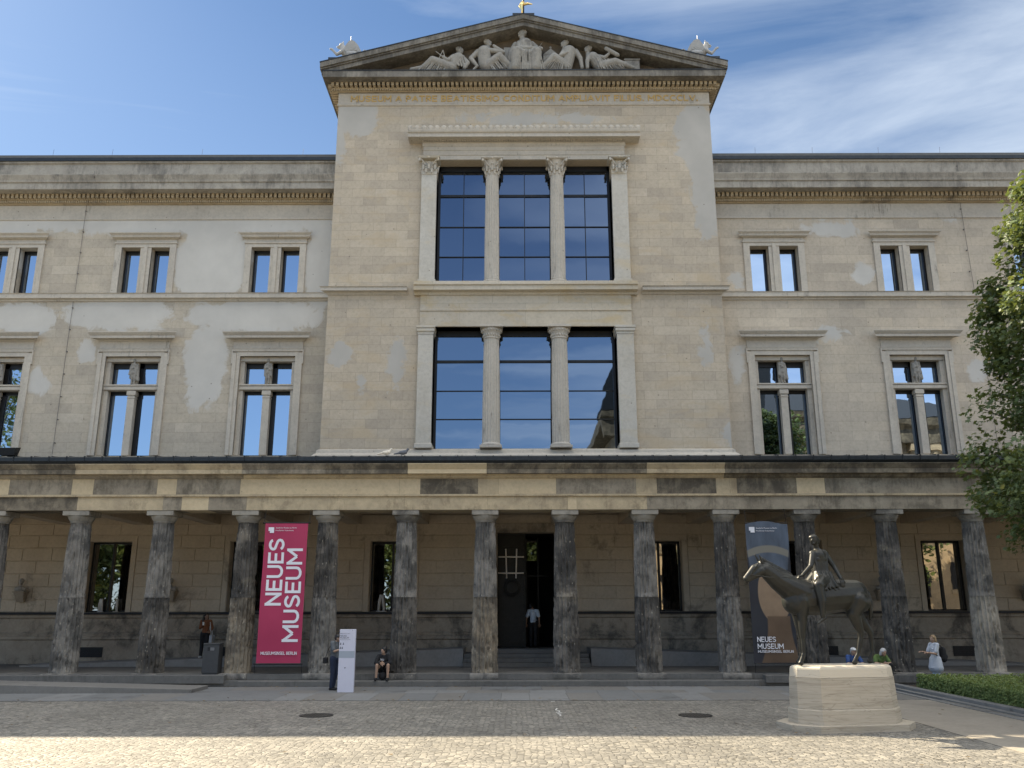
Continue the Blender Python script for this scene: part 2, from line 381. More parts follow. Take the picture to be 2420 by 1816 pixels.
M_TRIMD = stone('weathered_cornice', (0.42, 0.385, 0.325), (0.29, 0.265, 0.225), dirt=0.36, streak=0.3, pits=0, bstr=0.3, dcol=(0.12, 0.112, 0.10))
M_RAKE = stone('weathered_gable', (0.28, 0.255, 0.215), (0.19, 0.175, 0.15), dirt=0.5, streak=0.3, pits=0, bstr=0.35, dcol=(0.065, 0.06, 0.052))
M_DENT = stone('dentil_stone', (0.47, 0.39, 0.27), (0.36, 0.295, 0.205), dirt=0.1, pits=0, bstr=0.2)
M_LIGHT = stone('new_block', (0.60, 0.49, 0.32), (0.52, 0.42, 0.27), dirt=0.10, pits=0.1, bstr=0.15, dcol=(0.22, 0.17, 0.11))
M_TAN = stone('tan_block', (0.54, 0.44, 0.285), (0.38, 0.31, 0.21), dirt=0.22, streak=0.25, pits=0.2, bstr=0.5, big=1.2, dcol=(0.16, 0.125, 0.085), dscale=1.2)
M_GREY = stone('grey_block', (0.37, 0.32, 0.24), (0.24, 0.205, 0.155), dirt=0.36, streak=0.25, pits=0.1, bstr=0.6, big=1.1, dscale=1.3, dcol=(0.10, 0.085, 0.064))
M_DARK = stone('sooty_block', (0.29, 0.245, 0.175), (0.16, 0.137, 0.102), dirt=0.50, streak=0.2, pits=0, bstr=0.8, dscale=1.6, big=1.4, dcol=(0.06, 0.052, 0.042))
M_COLM = [stone('scarred_column_' + k, c, tuple(x * .6 for x in c), dirt=d, streak=0.0, pits=0, bstr=0.8, rnd=True, dcol=dc, dscale=1.4, warm=wm, big=1.1, chips=(0.42, 0.38, 0.31)) for k, c, d, dc, wm in
          (('pale', (0.43, 0.39, 0.33), 0.28, (0.10, 0.095, 0.085), None), ('grey', (0.30, 0.28, 0.25), 0.42, (0.06, 0.06, 0.058), None),
           ('dark', (0.19, 0.175, 0.155), 0.50, (0.035, 0.034, 0.033), (0.30, 0.26, 0.2)), ('brown', (0.33, 0.285, 0.22), 0.46, (0.07, 0.062, 0.053), (0.36, 0.28, 0.185)))]
M_CAPD = stone('doric_capital', (0.36, 0.33, 0.28), (0.27, 0.25, 0.21), dirt=0.28, pits=0, bstr=0.4, rnd=True)
M_GROUND = stone('rustication', (0.56, 0.475, 0.365), (0.46, 0.385, 0.295), dirt=0.04, pits=0, bstr=0.2, big=0.5)
M_PLINTH = stone('dark_plinth', (0.42, 0.36, 0.28), (0.30, 0.25, 0.195), dirt=0.3, pits=0, dscale=1.0)
M_STEP = stone('granite_step', (0.17, 0.165, 0.155), (0.12, 0.117, 0.11), dirt=0.18, pits=0, bstr=0.3, streak=0.4)
M_RAMP = stone('concrete_ramp', (0.29, 0.28, 0.265), (0.23, 0.222, 0.21), dirt=0.0, pits=0, bstr=0.15)
M_RELIEF = stone('relief_stone', (0.35, 0.33, 0.29), (0.24, 0.225, 0.20), dirt=0.2, pits=0, bstr=0.25)
M_ZINC = plain('dark_zinc', (0.035, 0.04, 0.045), 0.45, 0.6, 0.2)
M_FRAME = plain('window_bronze', (0.013, 0.013, 0.014), 0.45, 0.3)
M_GLW = metal_glass('wing_glass', (0.35, 0.425, 0.53), 0.012, 0.05)
M_GLC = metal_glass('centre_glass', (0.135, 0.165, 0.22), 0.04, 0.04)
M_GLC2 = metal_glass('centre_lower_glass', (0.15, 0.19, 0.25), 0.015, 0.04)
M_GLG = metal_glass('ground_glass', (0.36, 0.36, 0.36), 0.01, 0.06)
M_GOLD = plain('gilding', (0.54, 0.36, 0.13), 0.5, 0.1, 0.08)
M_GOLD2 = plain('gilded_metal', (0.85, 0.62, 0.25), 0.22, 1.0, 0.05)
M_BLACK = plain('black_metal', (0.018, 0.018, 0.02), 0.5, 0.3)
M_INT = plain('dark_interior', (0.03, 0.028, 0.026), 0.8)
# ================================================================== ground
def ground_mats():
    m, t = new_mat('cobbles'); tc = t.n('ShaderNodeTexCoord').outputs['Object']
    s = t.n('ShaderNodeSeparateXYZ', {0: tc}); X, Y, Z = s.outputs
    wob = t.m('MULTIPLY', t.noise(tc, 0.35, 2), 1.2)
    # setts laid in gently waving rows
    yy = t.m('ADD', Y, t.m('ADD', t.m('MULTIPLY', t.m('SINE', t.m('MULTIPLY', X, 2.2)), 0.10), wob))
    xx = t.m('ADD', X, t.m('MULTIPLY', t.noise(tc, 2.0, 2), 0.10))
    v = t.n('ShaderNodeCombineXYZ', {0: xx, 1: yy, 2: 0.0}).outputs[0]
    vv = t.map(v, scale=(8.2, 8.8, 1))
    vd = t.n('ShaderNodeTexVoronoi', {'Vector': vv, 'Scale': 1.0, 'Randomness': 0.55}, feature='DISTANCE_TO_EDGE').outputs['Distance']
    vc = t.n('ShaderNodeTexVoronoi', {'Vector': vv, 'Scale': 1.0, 'Randomness': 0.55}, feature='F1').outputs['Color']
    cb = t.n('ShaderNodeSeparateColor', {0: vc}).outputs[0]
    base = t.ramp(cb, [(0.0, (0.175, 0.166, 0.15)), (0.35, (0.228, 0.215, 0.19)), (0.7, (0.272, 0.254, 0.222)), (1.0, (0.33, 0.305, 0.262))])
    big = t.ramp(t.noise(tc, 0.45, 5, 0.6), [(0.35, 0.86), (0.65, 1.1)])
    base = t.mix(1.0, base, big, 'MULTIPLY')
    fine = t.ramp(t.noise(tc, 60, 3), [(0.3, 0.85), (0.7, 1.12)])
    base = t.mix(1.0, base, fine, 'MULTIPLY')
    gap = t.ramp(vd, [(0.03, 1), (0.10, 0)])
    col = t.mix(t.m('MULTIPLY', gap, t.ramp(t.noise(tc, 1.3, 3), [(0.35, 0.45), (0.65, 0.95)])), base, (0.07, 0.064, 0.052))
    h = t.m('ADD', t.ramp(vd, [(0.0, 0), (0.14, 0.75), (0.35, 1.0)]), t.m('MULTIPLY', t.m('ADD', cb, t.noise(tc, 30, 3)), 0.35))
    finish(t, col, 0.62, bump=h, bstr=0.75, bdist=0.018, spec=0.4)
    return m
M_COB = ground_mats()
M_SLAB = [stone('pavement_slab_%s' % k, c, tuple(x * 0.85 for x in c), dirt=0.04, pits=0, bstr=0.15) for k, c in
          (('grey', (0.185, 0.188, 0.187)), ('warm', (0.20, 0.192, 0.178)), ('pale', (0.225, 0.226, 0.222)))]
M_PATH = stone('path_paving', (0.34, 0.31, 0.265), (0.27, 0.245, 0.21), (1.6, 1.2), pits=0, bstr=0.12, joint=0.004)
M_EARTH = plain('earth', (0.06, 0.045, 0.03), 0.95)
M_COURT = plain('courtyard_gravel', (0.42, 0.38, 0.31), 0.9, var=0.25, scale=3)

g = MB(); g.face([(-400, -400, -0.05), (400, -400, -0.05), (400, 400, -0.05), (-400, 400, -0.05)])
label(g.build('ground', M_COURT), kind='structure')
g = MB(); g.face([(-60, -14, 0), (60, -14, 0), (60, 25.23, 0), (-60, 25.23, 0)])
label(g.build('cobbled_yard', M_COB), kind='structure')

rng = random.Random(5)
g = MB()
for (y0, y1, off) in ((25.25, 27.33, 0.3), (27.33, 28.25, 0.75), (28.25, 29.49, 0.0)):
    x = -34 + off
    while x < 11.4:
        wd = rng.choice((0.81, 0.81, 0.95, 1.1)); x1 = min(x + wd, 11.42)
        g.box(x + 0.003, x1 - 0.003, y0 + 0.004, y1 - 0.004, -0.04, 0.012 + rng.uniform(0, 0.003), rng.choice((0, 0, 1, 1, 2)), bev=0.004); x = x1
label(g.build('pavement', M_SLAB), kind='structure')
g = MB(); g.face([(-34, 25.25, 0.002), (11.42, 25.25, 0.002), (11.42, 29.5, 0.002), (-34, 29.5, 0.002)])
label(g.build('pavement_bed', M_EARTH), kind='structure')
g = MB(); g.box(8.95, 11.44, -6, 25.2, -0.04, 0.010)
label(g.build('path', M_PATH), kind='structure')
# dark drainage channel and pale kerb beside the hedge
g = MB(); g.box(11.46, 11.66, 2, 29.4, -0.03, 0.02); g.box(11.67, 11.84, 2, 29.4, -0.05, -0.012, 1); g.box(11.85, 12.05, 2, 29.4, -0.03, 0.035)
label(g.build('drainage_channel', [M_SLAB[2], M_BLACK]), kind='structure')
g = MB()
y = 2.0
while y < 29.3:
    g.box(12.06, 12.30, y, y + 1.19, -0.03, 0.12, bev=0.012); y += 1.2
label(g.build('kerb', M_SLAB[2]), kind='structure')
g = MB(); g.box(12.31, 60, 2, 29.3, -0.04, 0.06)
label(g.build('planting_bed', M_EARTH), kind='structure')
# long low granite wedge that rises to the left in front of the steps
wdg = MB()
wdg.add([(-9.75, 27.42, 0.0), (-9.75, 28.9, 0.0), (-30, 28.6, 0.0), (-30, 27.0, 0.0), (-9.75, 27.42, 0.11), (-9.75, 28.9, 0.11), (-30, 28.6, 0.62), (-30, 27.0, 0.62)],
        [(0, 3, 2, 1), (4, 5, 6, 7), (0, 4, 7, 3), (1, 2, 6, 5), (0, 1, 5, 4), (3, 7, 6, 2)])
label(wdg.build('stone_ramp', M_SLAB[1]), 'long low granite wedge rising to the left in front of the colonnade steps', 'ramp')

# manhole covers
def manhole(x, y, text):
    t = empty('manhole_cover', (x, y, 0.0), 0, text, 'manhole cover', 'manhole covers in the cobbles')
    f = MB(); f.lathe([(0.40, -0.02), (0.40, 0.014), (0.36, 0.014), (0.355, 0.004), (0.01, 0.004)], seg=40); f.build('frame', M_BLACK, t)
    c = MB(); c.lathe([(0.35, 0.0), (0.35, 0.012), (0.34, 0.014), (0.002, 0.014)], seg=40)
    for i in range(-4, 5):
        for j in range(-4, 5):
            if i * i + j * j < 18: c.box(i * .07 - .018, i * .07 + .018, j * .07 - .018, j * .07 + .018, 0.0142, 0.019)
    c.build('lid', plain('cast_iron', (0.075, 0.07, 0.062), 0.6, 0.5), t)
manhole(-4.74, 21.9, 'round dark manhole cover in the cobbles in front of the white information column')
manhole(4.3, 21.8, 'round dark manhole cover in the cobbles left of the stone pedestal')
ck = MB()
for pts in (((1.08, 23.3), (1.03, 23.0), (1.12, 22.8), (1.10, 22.6)), ((1.02, 22.5), (1.15, 22.35), (1.04, 22.2)), ((1.07, 22.1), (1.11, 21.95), (1.08, 21.8)), ((1.0, 24.95), (1.1, 25.05))):
    ck.tube([(a, b, 0.004) for a, b in pts], 0.016, 6, flat=0.2)
label(ck.build('chalk_mark', plain('chalk', (0.75, 0.74, 0.7), 0.9)), 'short white chalk squiggle on the shaded cobbles below the door', 'chalk mark')

# ================================================================== the museum
MUS = empty('museum_building', (0, 0, 0), 0, 'long sandstone museum with gabled centre block and colonnade along the ground floor', 'building')
YW, YR = 35.6, 34.6
X0, X1 = -34.0, 35.0            # ends of the wings
RX0, RX1 = CX - 8.4, CX + 8.4   # centre block
WINC = [CX - 22.75, CX - 16.87, CX - 11.08, CX + 11.08, CX + 16.87, CX + 22.75]
GW = [CX - 28.6 + 0.0, CX - 22.8, CX - 16.95, CX - 11.15, CX - 5.45, CX + 5.45, CX + 11.15, CX + 16.95, CX + 22.8]

# solid core so that nothing shines through from behind
c = MB(); c.box(X0 + .1, -1.0, 36.5, 58, 0, 22.0); c.box(2.7, X1 - .1, 36.5, 58, 0, 22.0); c.box(-1.0, 2.7, 36.5, 58, 5.7, 22.0); c.box(RX0 + .1, RX1 - .1, 35.5, 57, 6.2, 26.0)
c.build('core_wall', M_CW, MUS)

def wing(side):
    x0, x1 = (X0, RX0) if side < 0 else (RX1, X1)
    m = M_WL if side < 0 else M_WR
    holes = []
    for cx in WINC:
        if (cx - CX) * side < 0: continue
        holes.append((cx - 1.19, cx + 1.19, 8.66, 13.0)); holes.append((cx - 1.06, cx - 0.22, 15.84, 18.05)); holes.append((cx + 0.26, cx + 1.09, 15.84, 18.05))
    b = MB(); wall_holes(b, x0, x1, 8.0, 20.2, YW, 0.55, holes)
    b.face([(x0, YW, 20.2), (x1, YW, 20.2), (x1, 36.6, 20.2), (x0, 36.6, 20.2)])
    b.face([(x0 if side < 0 else x1, YW, 0), (x0 if side < 0 else x1, 58, 0), (x0 if side < 0 else x1, 58, 20.2), (x0 if side < 0 else x1, YW, 20.2)])
    b.build('wing_wall', m, MUS)
    k = 0.001
    # architrave band, plain attic parapet
    c = MB(); c.prof([(YW + .02, 19.38), (YW - .05, 19.40), (YW - .05, 19.46), (YW - .02, 19.48), (YW - .02, 20.10), (YW + .02, 20.12)], x0, x1)
    c.prof([(YW + .02, 15.50), (YW - .06, 15.52), (YW - .08, 15.58), (YW - .2, 15.62), (YW - .2, 15.80), (YW - .24, 15.84), (YW - .02, 15.9), (YW + .02, 15.9)], x0, x1)
    c.build('string_course', M_TRIM if side < 0 else M_TRIM, MUS)
    c = MB()
    c.prof([(YW + .02, 20.50), (YW - .85, 20.50), (YW - .85, 20.80), (YW - .90, 20.82), (YW - .92, 20.92), (YW - 1.0, 21.12), (YW - 1.0, 21.16), (YW - .3, 21.22), (YW + .02, 21.22)], x0, x1)
    c.prof([(YW + .9, 21.22), (YW - .28, 21.22), (YW - .28, 22.02), (YW - .36, 22.06), (YW - .36, 22.14), (YW + .9, 22.14)], x0, x1)
    c.build('cornice', M_TRIMD, MUS)
    d = MB(); d.prof([(YW + .02, 20.12), (YW - .08, 20.14), (YW - .12, 20.20), (YW - .18, 20.28), (YW - .28, 20.30), (YW - .28, 20.34), (YW + .02, 20.34)], x0, x1)
    d.prof([(YW + .01, 20.34), (YW - .20, 20.34), (YW - .20, 20.499), (YW + .01, 20.499)], x0, x1)
    x = x0 + 0.06
    while x < x1 - 0.15:
        d.box(x, x + 0.12, YW - .42, YW - .19, 20.31, 20.495)
        d.box(x + .02, x + .09, YW - .21, YW - .10, 20.17, 20.27); d.box(x + .12, x + .19, YW - .21, YW - .10, 20.17, 20.27)
        x += 0.2
    d.build('dentil_band', M_DENT, MUS)
    r = MB(); r.prof([(YW - .42, 22.141), (YW - .42, 22.30), (YW - .35, 22.46), (YW + 8, 24.0), (58, 22.5), (58, 22.141)], x0, x1)
    ro = r.build('roof', M_ZINC, MUS)
wing(-1); wing(1)

# ---- wing windows -------------------------------------------------------------
def statuette_mesh(seed):
    r = random.Random(seed); s = 1 if seed % 2 else -1
    P = [((0, 0, 1.06), (0.075, 0.08, 0.095)), ((0, 0, .97), (0, 0, .90), .04, .05), ((-.10, 0, .86), (.10, 0, .86), .055, .055), ((0, 0, .85), (0, 0, .62), .11, .095),
         ((0, 0, .62), (0, 0, .5), .095, .11), ((-.05, 0, .48), (-.055, -.02, .26), .07, .05), ((-.055, -.02, .26), (-.055, 0, .04), .045, .035),
         ((.05, 0, .48), (.065, -.03, .26), .07, .05), ((.065, -.03, .26), (.07, 0, .04), .045, .035), ((-.055, -.05, .03), (-.055, .02, .03), .035, .035), ((.07, -.05, .03), (.07, .02, .03), .035, .035),
         ((-.13, 0, .84), (-.16, -.02, .66), .042, .035), ((-.16, -.02, .66), (-.02 * s, -.12, .70), .034, .028), ((.13, 0, .84), (.17, 0, .65), .042, .035), ((.17, 0, .65), (.08 * s, -.11, .62 + .14 * (seed % 3)), .034, .028)]
    for k in range(6):
        a = -.13 + .052 * k
        P.append(((a, -.06, .80 - .02 * k), (a * 1.15 + .03 * s, -.05, .33 + .1 * r.random()), .022, .028))
    if seed % 3: P += [((.13, .03, .82), (.19, .03, .2), .05, .07), ((-.12, .04, .82), (-.14, .04, .3), .05, .05)]
    return organic(P, 0.018, 1, 'statuette')

def lower_window(cx, seed, left):
    z0, z1 = 8.70, 13.0; hw = 1.19
    fr = MB(); yg = YW + .46
    fr.box(cx - hw, cx + hw, yg, yg + .06, z1 - .42, z1 - .10); fr.box(cx - hw, cx + hw, yg, yg + .06, 11.40, 11.82)
    for a in (cx - hw, cx + hw - .20, cx - .02 - .18, cx + .12): fr.box(a, a + .20, yg, yg + .05, z0, z1 - .2)
    fr.box(cx - hw, cx + hw, yg, yg + .06, z0, z0 + .06)
    w_ = fr.build('window', M_FRAME, MUS)
    p = MB(); tilt_panes(p, [cx - hw + .02, cx, cx + hw - .02], [z0, 11.6, z1], yg + .07, PRG); p.build('pane', M_GLW, w_)
    s = MB()
    # reveal mouldings, mullion pier, transom
    s.box(cx - hw, cx + hw, YW + .12, yg - .02, z1 - .2, z1, bev=.02)
    for sg in (-1, 1):
        a, b = sorted((cx + sg * hw, cx + sg * (hw - .17))); s.box(a, b, YW + .17, yg - .02, z0, z1 - .2, bev=.02)
    s.box(cx - .15, cx + .15, YW + .16, YW + .42, z0, 11.50, bev=.03); s.box(cx - .19, cx + .19, YW + .12, YW + .44, 11.30, 11.52, bev=.03); s.box(cx - .17, cx + .17, YW + .14, YW + .43, 11.18, 11.25, bev=.02)
    s.box(cx - hw, cx + hw, YW + .10, YW + .44, 11.53, 11.72, bev=.03); s.box(cx - hw, cx + hw, YW + .07, YW + .40, 11.721, 11.78)
    s.box(cx - .13, cx + .13, YW + .27, YW + .42, 11.78, z1 - .2)
    # architrave around the opening with ears, frieze and hood
    t1, t2 = .30, .17
    for sg in (-1, 1):
        a, b = sorted((cx + sg * hw, cx + sg * (hw + .15))); s.box(a, b, YW - .05, YW + .04, z0 - .02, z1 - .001)
        a, b = sorted((cx + sg * (hw + .151), cx + sg * (hw + .31))); s.box(a, b, YW - .09, YW + .04, z0 - .02, z1 + .14)
        a, b = sorted((cx + sg * (hw + .311), cx + sg * (hw + .36))); s.box(a, b, YW - .09, YW + .04, z1 - .35, z1 + .30)
    s.box(cx - hw - .15, cx + hw + .15, YW - .05, YW + .04, z1, z1 + .20)
    s.prof([(YW + .04, z1 + .201), (YW - .09, z1 + .201), (YW - .09, z1 + .27), (YW - .12, z1 + .33), (YW - .04, z1 + .34), (YW - .04, z1 + .66), (YW + .04, z1 + .66)], cx - hw - .31, cx + hw + .31)
    s.prof([(YW + .04, z1 + .661), (YW - .06, z1 + .661), (YW - .12, z1 + .72), (YW - .34, z1 + .74), (YW - .34, z1 + .85), (YW - .37, z1 + .87), (YW - .44, z1 + .97), (YW - .44, z1 + 1.0), (YW + .04, z1 + 1.03)],
           cx - hw - .31, cx + hw + .31, e0=1.0, e1=1.0, ybase=YW - .02)
    s.build('surround', M_TRIM, w_, smooth=30)
    st = link('statuette', statuette_mesh(seed), M_RELIEF, w_, True); st.location = (cx, YW + .16, 11.80)
    b = MB(); b.box(-.16, .16, -.12, .14, -.02, .05, bev=.01)

def upper_window(cx):
    z0, z1 = 15.86, 18.05
    w_ = None; fr = MB(); p = MB(); yg = YW + .36
    for a, b in ((cx - 1.06, cx - .22), (cx + .26, cx + 1.09)):
        for q in ((a, a + .09), (b - .09, b)): fr.box(q[0], q[1], yg, yg + .05, z0, z1)
        fr.box(a, b, yg, yg + .05, z1 - .12, z1); fr.box(a, b, yg, yg + .05, z0, z0 + .05); tilt_panes(p, [a + .02, b - .02], [z0, z1], yg + .06, PRG)
    w_ = fr.build('window', M_FRAME, MUS); p.build('pane', M_GLW, w_)
    s = MB()
    for a, b in ((-1.34, -1.06), (1.09, 1.37)): s.box(cx + a, cx + b, YW - .07, YW + .03, z0 + .04, z1 + .001)
    s.box(cx - .22, cx + .26, YW - .04, YW + .06, z0 + .04, z1); s.box(cx - .06, cx + .10, YW - .09, YW - .041, z0 + .04, z1 + .1)
    s.box(cx - 1.34, cx + 1.37, YW - .07, YW + .03, z1 + .002, z1 + .17); s.box(cx - 1.38, cx + 1.41, YW - .11, YW + .03, z1 + .171, z1 + .23)
    s.box(cx - 1.34, cx + 1.37, YW - .05, YW + .03, z1 + .231, z1 + .38)
    s.prof([(YW + .03, z1 + .381), (YW - .08, z1 + .381), (YW - .20, z1 + .44), (YW - .22, z1 + .52), (YW - .30, z1 + .60), (YW - .30, z1 + .63), (YW + .03, z1 + .66)], cx - 1.34, cx + 1.37, e0=1.0, e1=1.0, ybase=YW - .03)
    s.build('surround', M_TRIM, w_, smooth=30)
for i, cx in enumerate(WINC):
    lower_window(cx, i + 1, cx < 0); upper_window(cx)

# ---- centre block -------------------------------------------------------------
OX0, OX1 = CX - 3.86, CX + 3.85
b = MB()
hU = (OX0, OX1, 15.92, 21.76); hL = (OX0, OX1, 8.76, 13.97)
wall_holes(b, RX0, RX1, 8.2, 24.6, YR, 0.9, [hU, hL])
b.face([(RX0, YR, 8.2), (RX0, YR, 24.6), (RX0, 50, 24.6), (RX0, 50, 8.2)]); b.face([(RX1, YR, 8.2), (RX1, 50, 8.2), (RX1, 50, 24.6), (RX1, YR, 24.6)])
b.box(RX0, RX1, YR, 50, 24.6, 25.2)
b.build('centre_wall', M_CW, MUS)
b = MB()
# string course with returns, aedicule ledge, base moulding
b.prof([(YR + .02, 15.40), (YR - .05, 15.42), (YR - .10, 15.50), (YR - .28, 15.53), (YR - .28, 15.66), (YR - .33, 15.70), (YR + .02, 15.74)], RX0, CX - 5.0, e0=1.0, ybase=YR)
b.build('string_course', M_TRIM, MUS); b = MB()
b.prof([(YR + .02, 15.40), (YR - .05, 15.42), (YR - .10, 15.50), (YR - .28, 15.53), (YR - .28, 15.66), (YR - .33, 15.70), (YR + .02, 15.74)], CX + 5.0, RX1, e1=1.0, ybase=YR)
b.build('string_course', M_TRIM, MUS); b = MB()
b.prof([(YR + .02, 8.30), (YR - .40, 8.32), (YR - .40, 8.42), (YR - .30, 8.50), (YR - .18, 8.56), (YR - .16, 8.68), (YR - .02, 8.74), (YR + .02, 8.74)], RX0, RX1, e0=.6, e1=.6, ybase=YR)
b.build('base_moulding', M_TRIM, MUS); b = MB()
b.prof([(YR + .01, 24.50), (YR - .05, 24.52), (YR - .07, 24.58), (YR - .02, 24.60), (YR - .02, 25.16), (YR + .01, 25.16)], RX0, RX1, e0=1.0, e1=1.0, ybase=YR)
b.build('string_course', M_TRIM, MUS)
# inscription
tx = MB()
stroke_text(tx, 'MUSEUM A PATRE BEATISSIMO CONDITUM AMPLIAVIT FILIUS. MDCCCLV.', 15.75, .31, .055, Matrix.Translation((-7.38, YR - .022, 24.72)) @ FRONT, depth=.03, gap=.30)
tx.build('inscription', M_GOLD, MUS)

def capital_corinthian(mb, cx, cy, z0, z1, hw, square=False):
    H = z1 - z0
    if square: mb.box(cx - hw * .72, cx + hw * .72, cy - hw * .45, cy + hw * .7, z0, z1 - .1, bev=.02)
    else: mb.lathe([(hw * .62, z0), (hw * .66, z0 + .04), (hw * .60, z0 + .06), (hw * .62, z0 + H * .45), (hw * .85, z0 + H * .85), (hw * .9, z1 - .09)], cx, cy, 20)
    mb.box(cx - hw * 1.02, cx + hw * 1.02, cy - hw * .95, cy + hw * .9, z1 - .09, z1 - .05, bev=.01); mb.box(cx - hw * 1.08, cx + hw * 1.08, cy - hw * 1.0, cy + hw * .9, z1 - .049, z1 - .001, bev=.01)
    n = 8
    for k in range(n):                                   # acanthus leaves curling outwards
        a = 2 * PI * k / n + PI / n
        if square and math.sin(a) > .3: continue
        for (zz, hh, rr) in ((z0 + .05, H * .34, .64), (z0 + .2, H * .42, .70)):
            aa = a + (PI / n if zz > z0 + .1 else 0)
            M = Matrix.Translation((cx, cy, 0)) @ Matrix.Rotation(aa, 4, 'Z')
            r = hw * rr * (1.12 if square else 1.0)
            mb.tube([(r, 0, zz), (r + .02, 0, zz + hh * .6), (r + .07, 0, zz + hh * .92), (r + .11, 0, zz + hh * .86)], [.045, .06, .05, .02], 6, M=M)
    for sx in (-1, 1):                                   # corner volutes
        for sy in ((-1,) if square else (-1, 1)):
            mb.tube([(cx + sx * hw * .35, cy + sy * hw * .62, z0 + H * .55), (cx + sx * hw * .75, cy + sy * hw * .75, z1 - .13), (cx + sx * hw * .98, cy + sy * hw * .92, z1 - .12), (cx + sx * hw * 1.0, cy + sy * hw * .95, z1 - .22)], [.03, .035, .045, .03], 8)
            mb.ball((cx + sx * hw * .93, cy + sy * hw * .93, z1 - .19), .055, 10, 8)
    mb.ball((cx, cy - hw * .9, z1 - .05), .06, 8, 6); mb.ball((cx, cy - hw * .80, z0 + H * .62), .065, 8, 6); mb.ball((cx, cy - hw * .74, z0 + H * .45), .05, 8, 6)

def fluted(mb, cx, cy, z0, z1, r0, r1, flutes=20, depth=.022, rows=8, sub=4, seed=None, base_flat=0.0, mi=0):
    n = flutes * sub; vs = []; fs = []; rng = random.Random(seed or 0)
    for i in range(rows + 1):
        u = i / rows; z = z0 + (z1 - z0) * u; r = r0 + (r1 - r0) * u + .012 * math.sin(PI * u)
        for k in range(n):
            a = 2 * PI * k / n; ph = (k % sub) / sub
            d = depth * math.sin(PI * ph)
            if u < .03 or u > .985: d *= .2
            rr = r - d
            if seed is not None:
                q = Vector((math.cos(a) * 1.6 + seed * 3.1, math.sin(a) * 1.6, z * 1.25))
                e = noise.noise(q * 2.2) * .5 + noise.noise(q * 6.5) * .5
                low = max(0.0, 1 - (z - .4) / 2.6) * .5 + .25
                if e > .12: rr -= min(.055, (e - .12) * .30 * (low + .5))
                rr += noise.noise(q * 14) * .006
            vs.append((cx + rr * math.cos(a), cy + rr * math.sin(a), z))
    for i in range(rows):
        for k in range(n):
            k2 = (k + 1) % n; fs.append((i * n + k, i * n + k2, (i + 1) * n + k2, (i + 1) * n + k))
    fs.append(tuple(range(n - 1, -1, -1))); fs.append(tuple(rows * n + k for k in range(n)))
    mb.add(vs, fs, mi)

# upper order
a = MB(); YP = YR - .22
a.prof([(YR + .9, 21.765), (YR - .10, 21.765), (YR - .10, 21.96), (YR - .13, 21.98), (YR - .13, 22.18), (YR - .16, 22.20), (YR - .16, 22.38), (YR + .01, 22.38)], OX0 - .62, OX1 + .62)
a.prof([(YR + .01, 22.381), (YR - .18, 22.381), (YR - .20, 22.53), (YR - .26, 22.56), (YR + .01, 22.56)], OX0 - .66, OX1 + .66)
a.prof([(YR + .01, 22.60), (YR - .62, 22.60), (YR - .62, 22.76), (YR - .68, 22.80), (YR - .72, 22.90), (YR - .72, 22.93), (YR + .01, 22.99)], CX - 5.12, CX + 5.12)
a.build('window_entablature', M_TRIM, MUS, smooth=30)
a = MB(); x = OX0 - .66
while x < OX1 + .6: a.box(x, x + .065, YR - .34, YR - .02, 22.545, 22.599); x += .11
for k in range(35):                                      # row of upright palmettes
    x = CX - 5.02 + k * .2955
    a.tube([(x, YR - .62, 22.93), (x, YR - .62, 23.02), (x, YR - .62, 23.10), (x, YR - .62, 23.15)], [.06, .115, .12, .05], 10, flat=.45)
    if k < 34: a.tube([(x + .148, YR - .60, 22.92), (x + .148, YR - .60, 23.06)], [.03, .045], 6)
a.build('antefix_row', M_TRIM, MUS, smooth=40)
COLX = (CX - 1.415, CX + 1.445)
M_PIL = stone('pilaster_stone', (0.53, 0.50, 0.44), (0.46, 0.425, 0.36), warm=(0.54, 0.44, 0.28), pits=.3, bstr=.2)
for a0, a1 in ((OX0 - .66, OX0), (OX1, OX1 + .68)):
    pl = MB()
    pl.box(a0, a1, YR - .20, YR + .8, 16.06, 20.98, bev=.01); pl.box(a0 - .05, a1 + .05, YR - .26, YR + .8, 15.92, 16.05, bev=.02)
    capital_corinthian(pl, (a0 + a1) / 2, YR - .02, 20.98, 21.765, .44, True)
    pl.build('pilaster', M_PIL, MUS, smooth=30)
for a0, a1 in ((OX0 - .62, OX0), (OX1, OX1 + .70)):
    pl = MB()
    pl.box(a0, a1, YR - .20, YR + .8, 8.95, 13.60, bev=.01); pl.box(a0 - .05, a1 + .05, YR - .25, YR + .8, 8.75, 8.949, bev=.02)
    pl.box(a0 - .02, a1 + .02, YR - .22, YR + .8, 13.601, 13.70); pl.box(a0 - .06, a1 + .06, YR - .27, YR + .8, 13.701, 13.86, bev=.03); pl.box(a0 - .08, a1 + .08, YR - .29, YR + .8, 13.861, 13.965, bev=.01)
    pl.build('pilaster', M_PIL, MUS, smooth=30)
M_SHAFT = stone('fluted_shaft', (0.50, 0.46, 0.395), (0.41, 0.375, 0.32), dirt=.06, streak=.8, pits=.3, bstr=.5)
for x in COLX:
    s = MB(); fluted(s, x, YR + .05, 16.08, 20.95, .32, .28, 20, .03, 10, 6)
    s.lathe([(.40, 15.92), (.41, 15.98), (.38, 16.02), (.34, 16.05), (.36, 16.08), (.30, 16.12)], x, YR + .05, 32)
    o = s.build('column', M_SHAFT, MUS, smooth=40)
    k = MB(); capital_corinthian(k, x, YR + .05, 20.95, 21.765, .44); k.build('capital', M_TRIM, o, smooth=40)
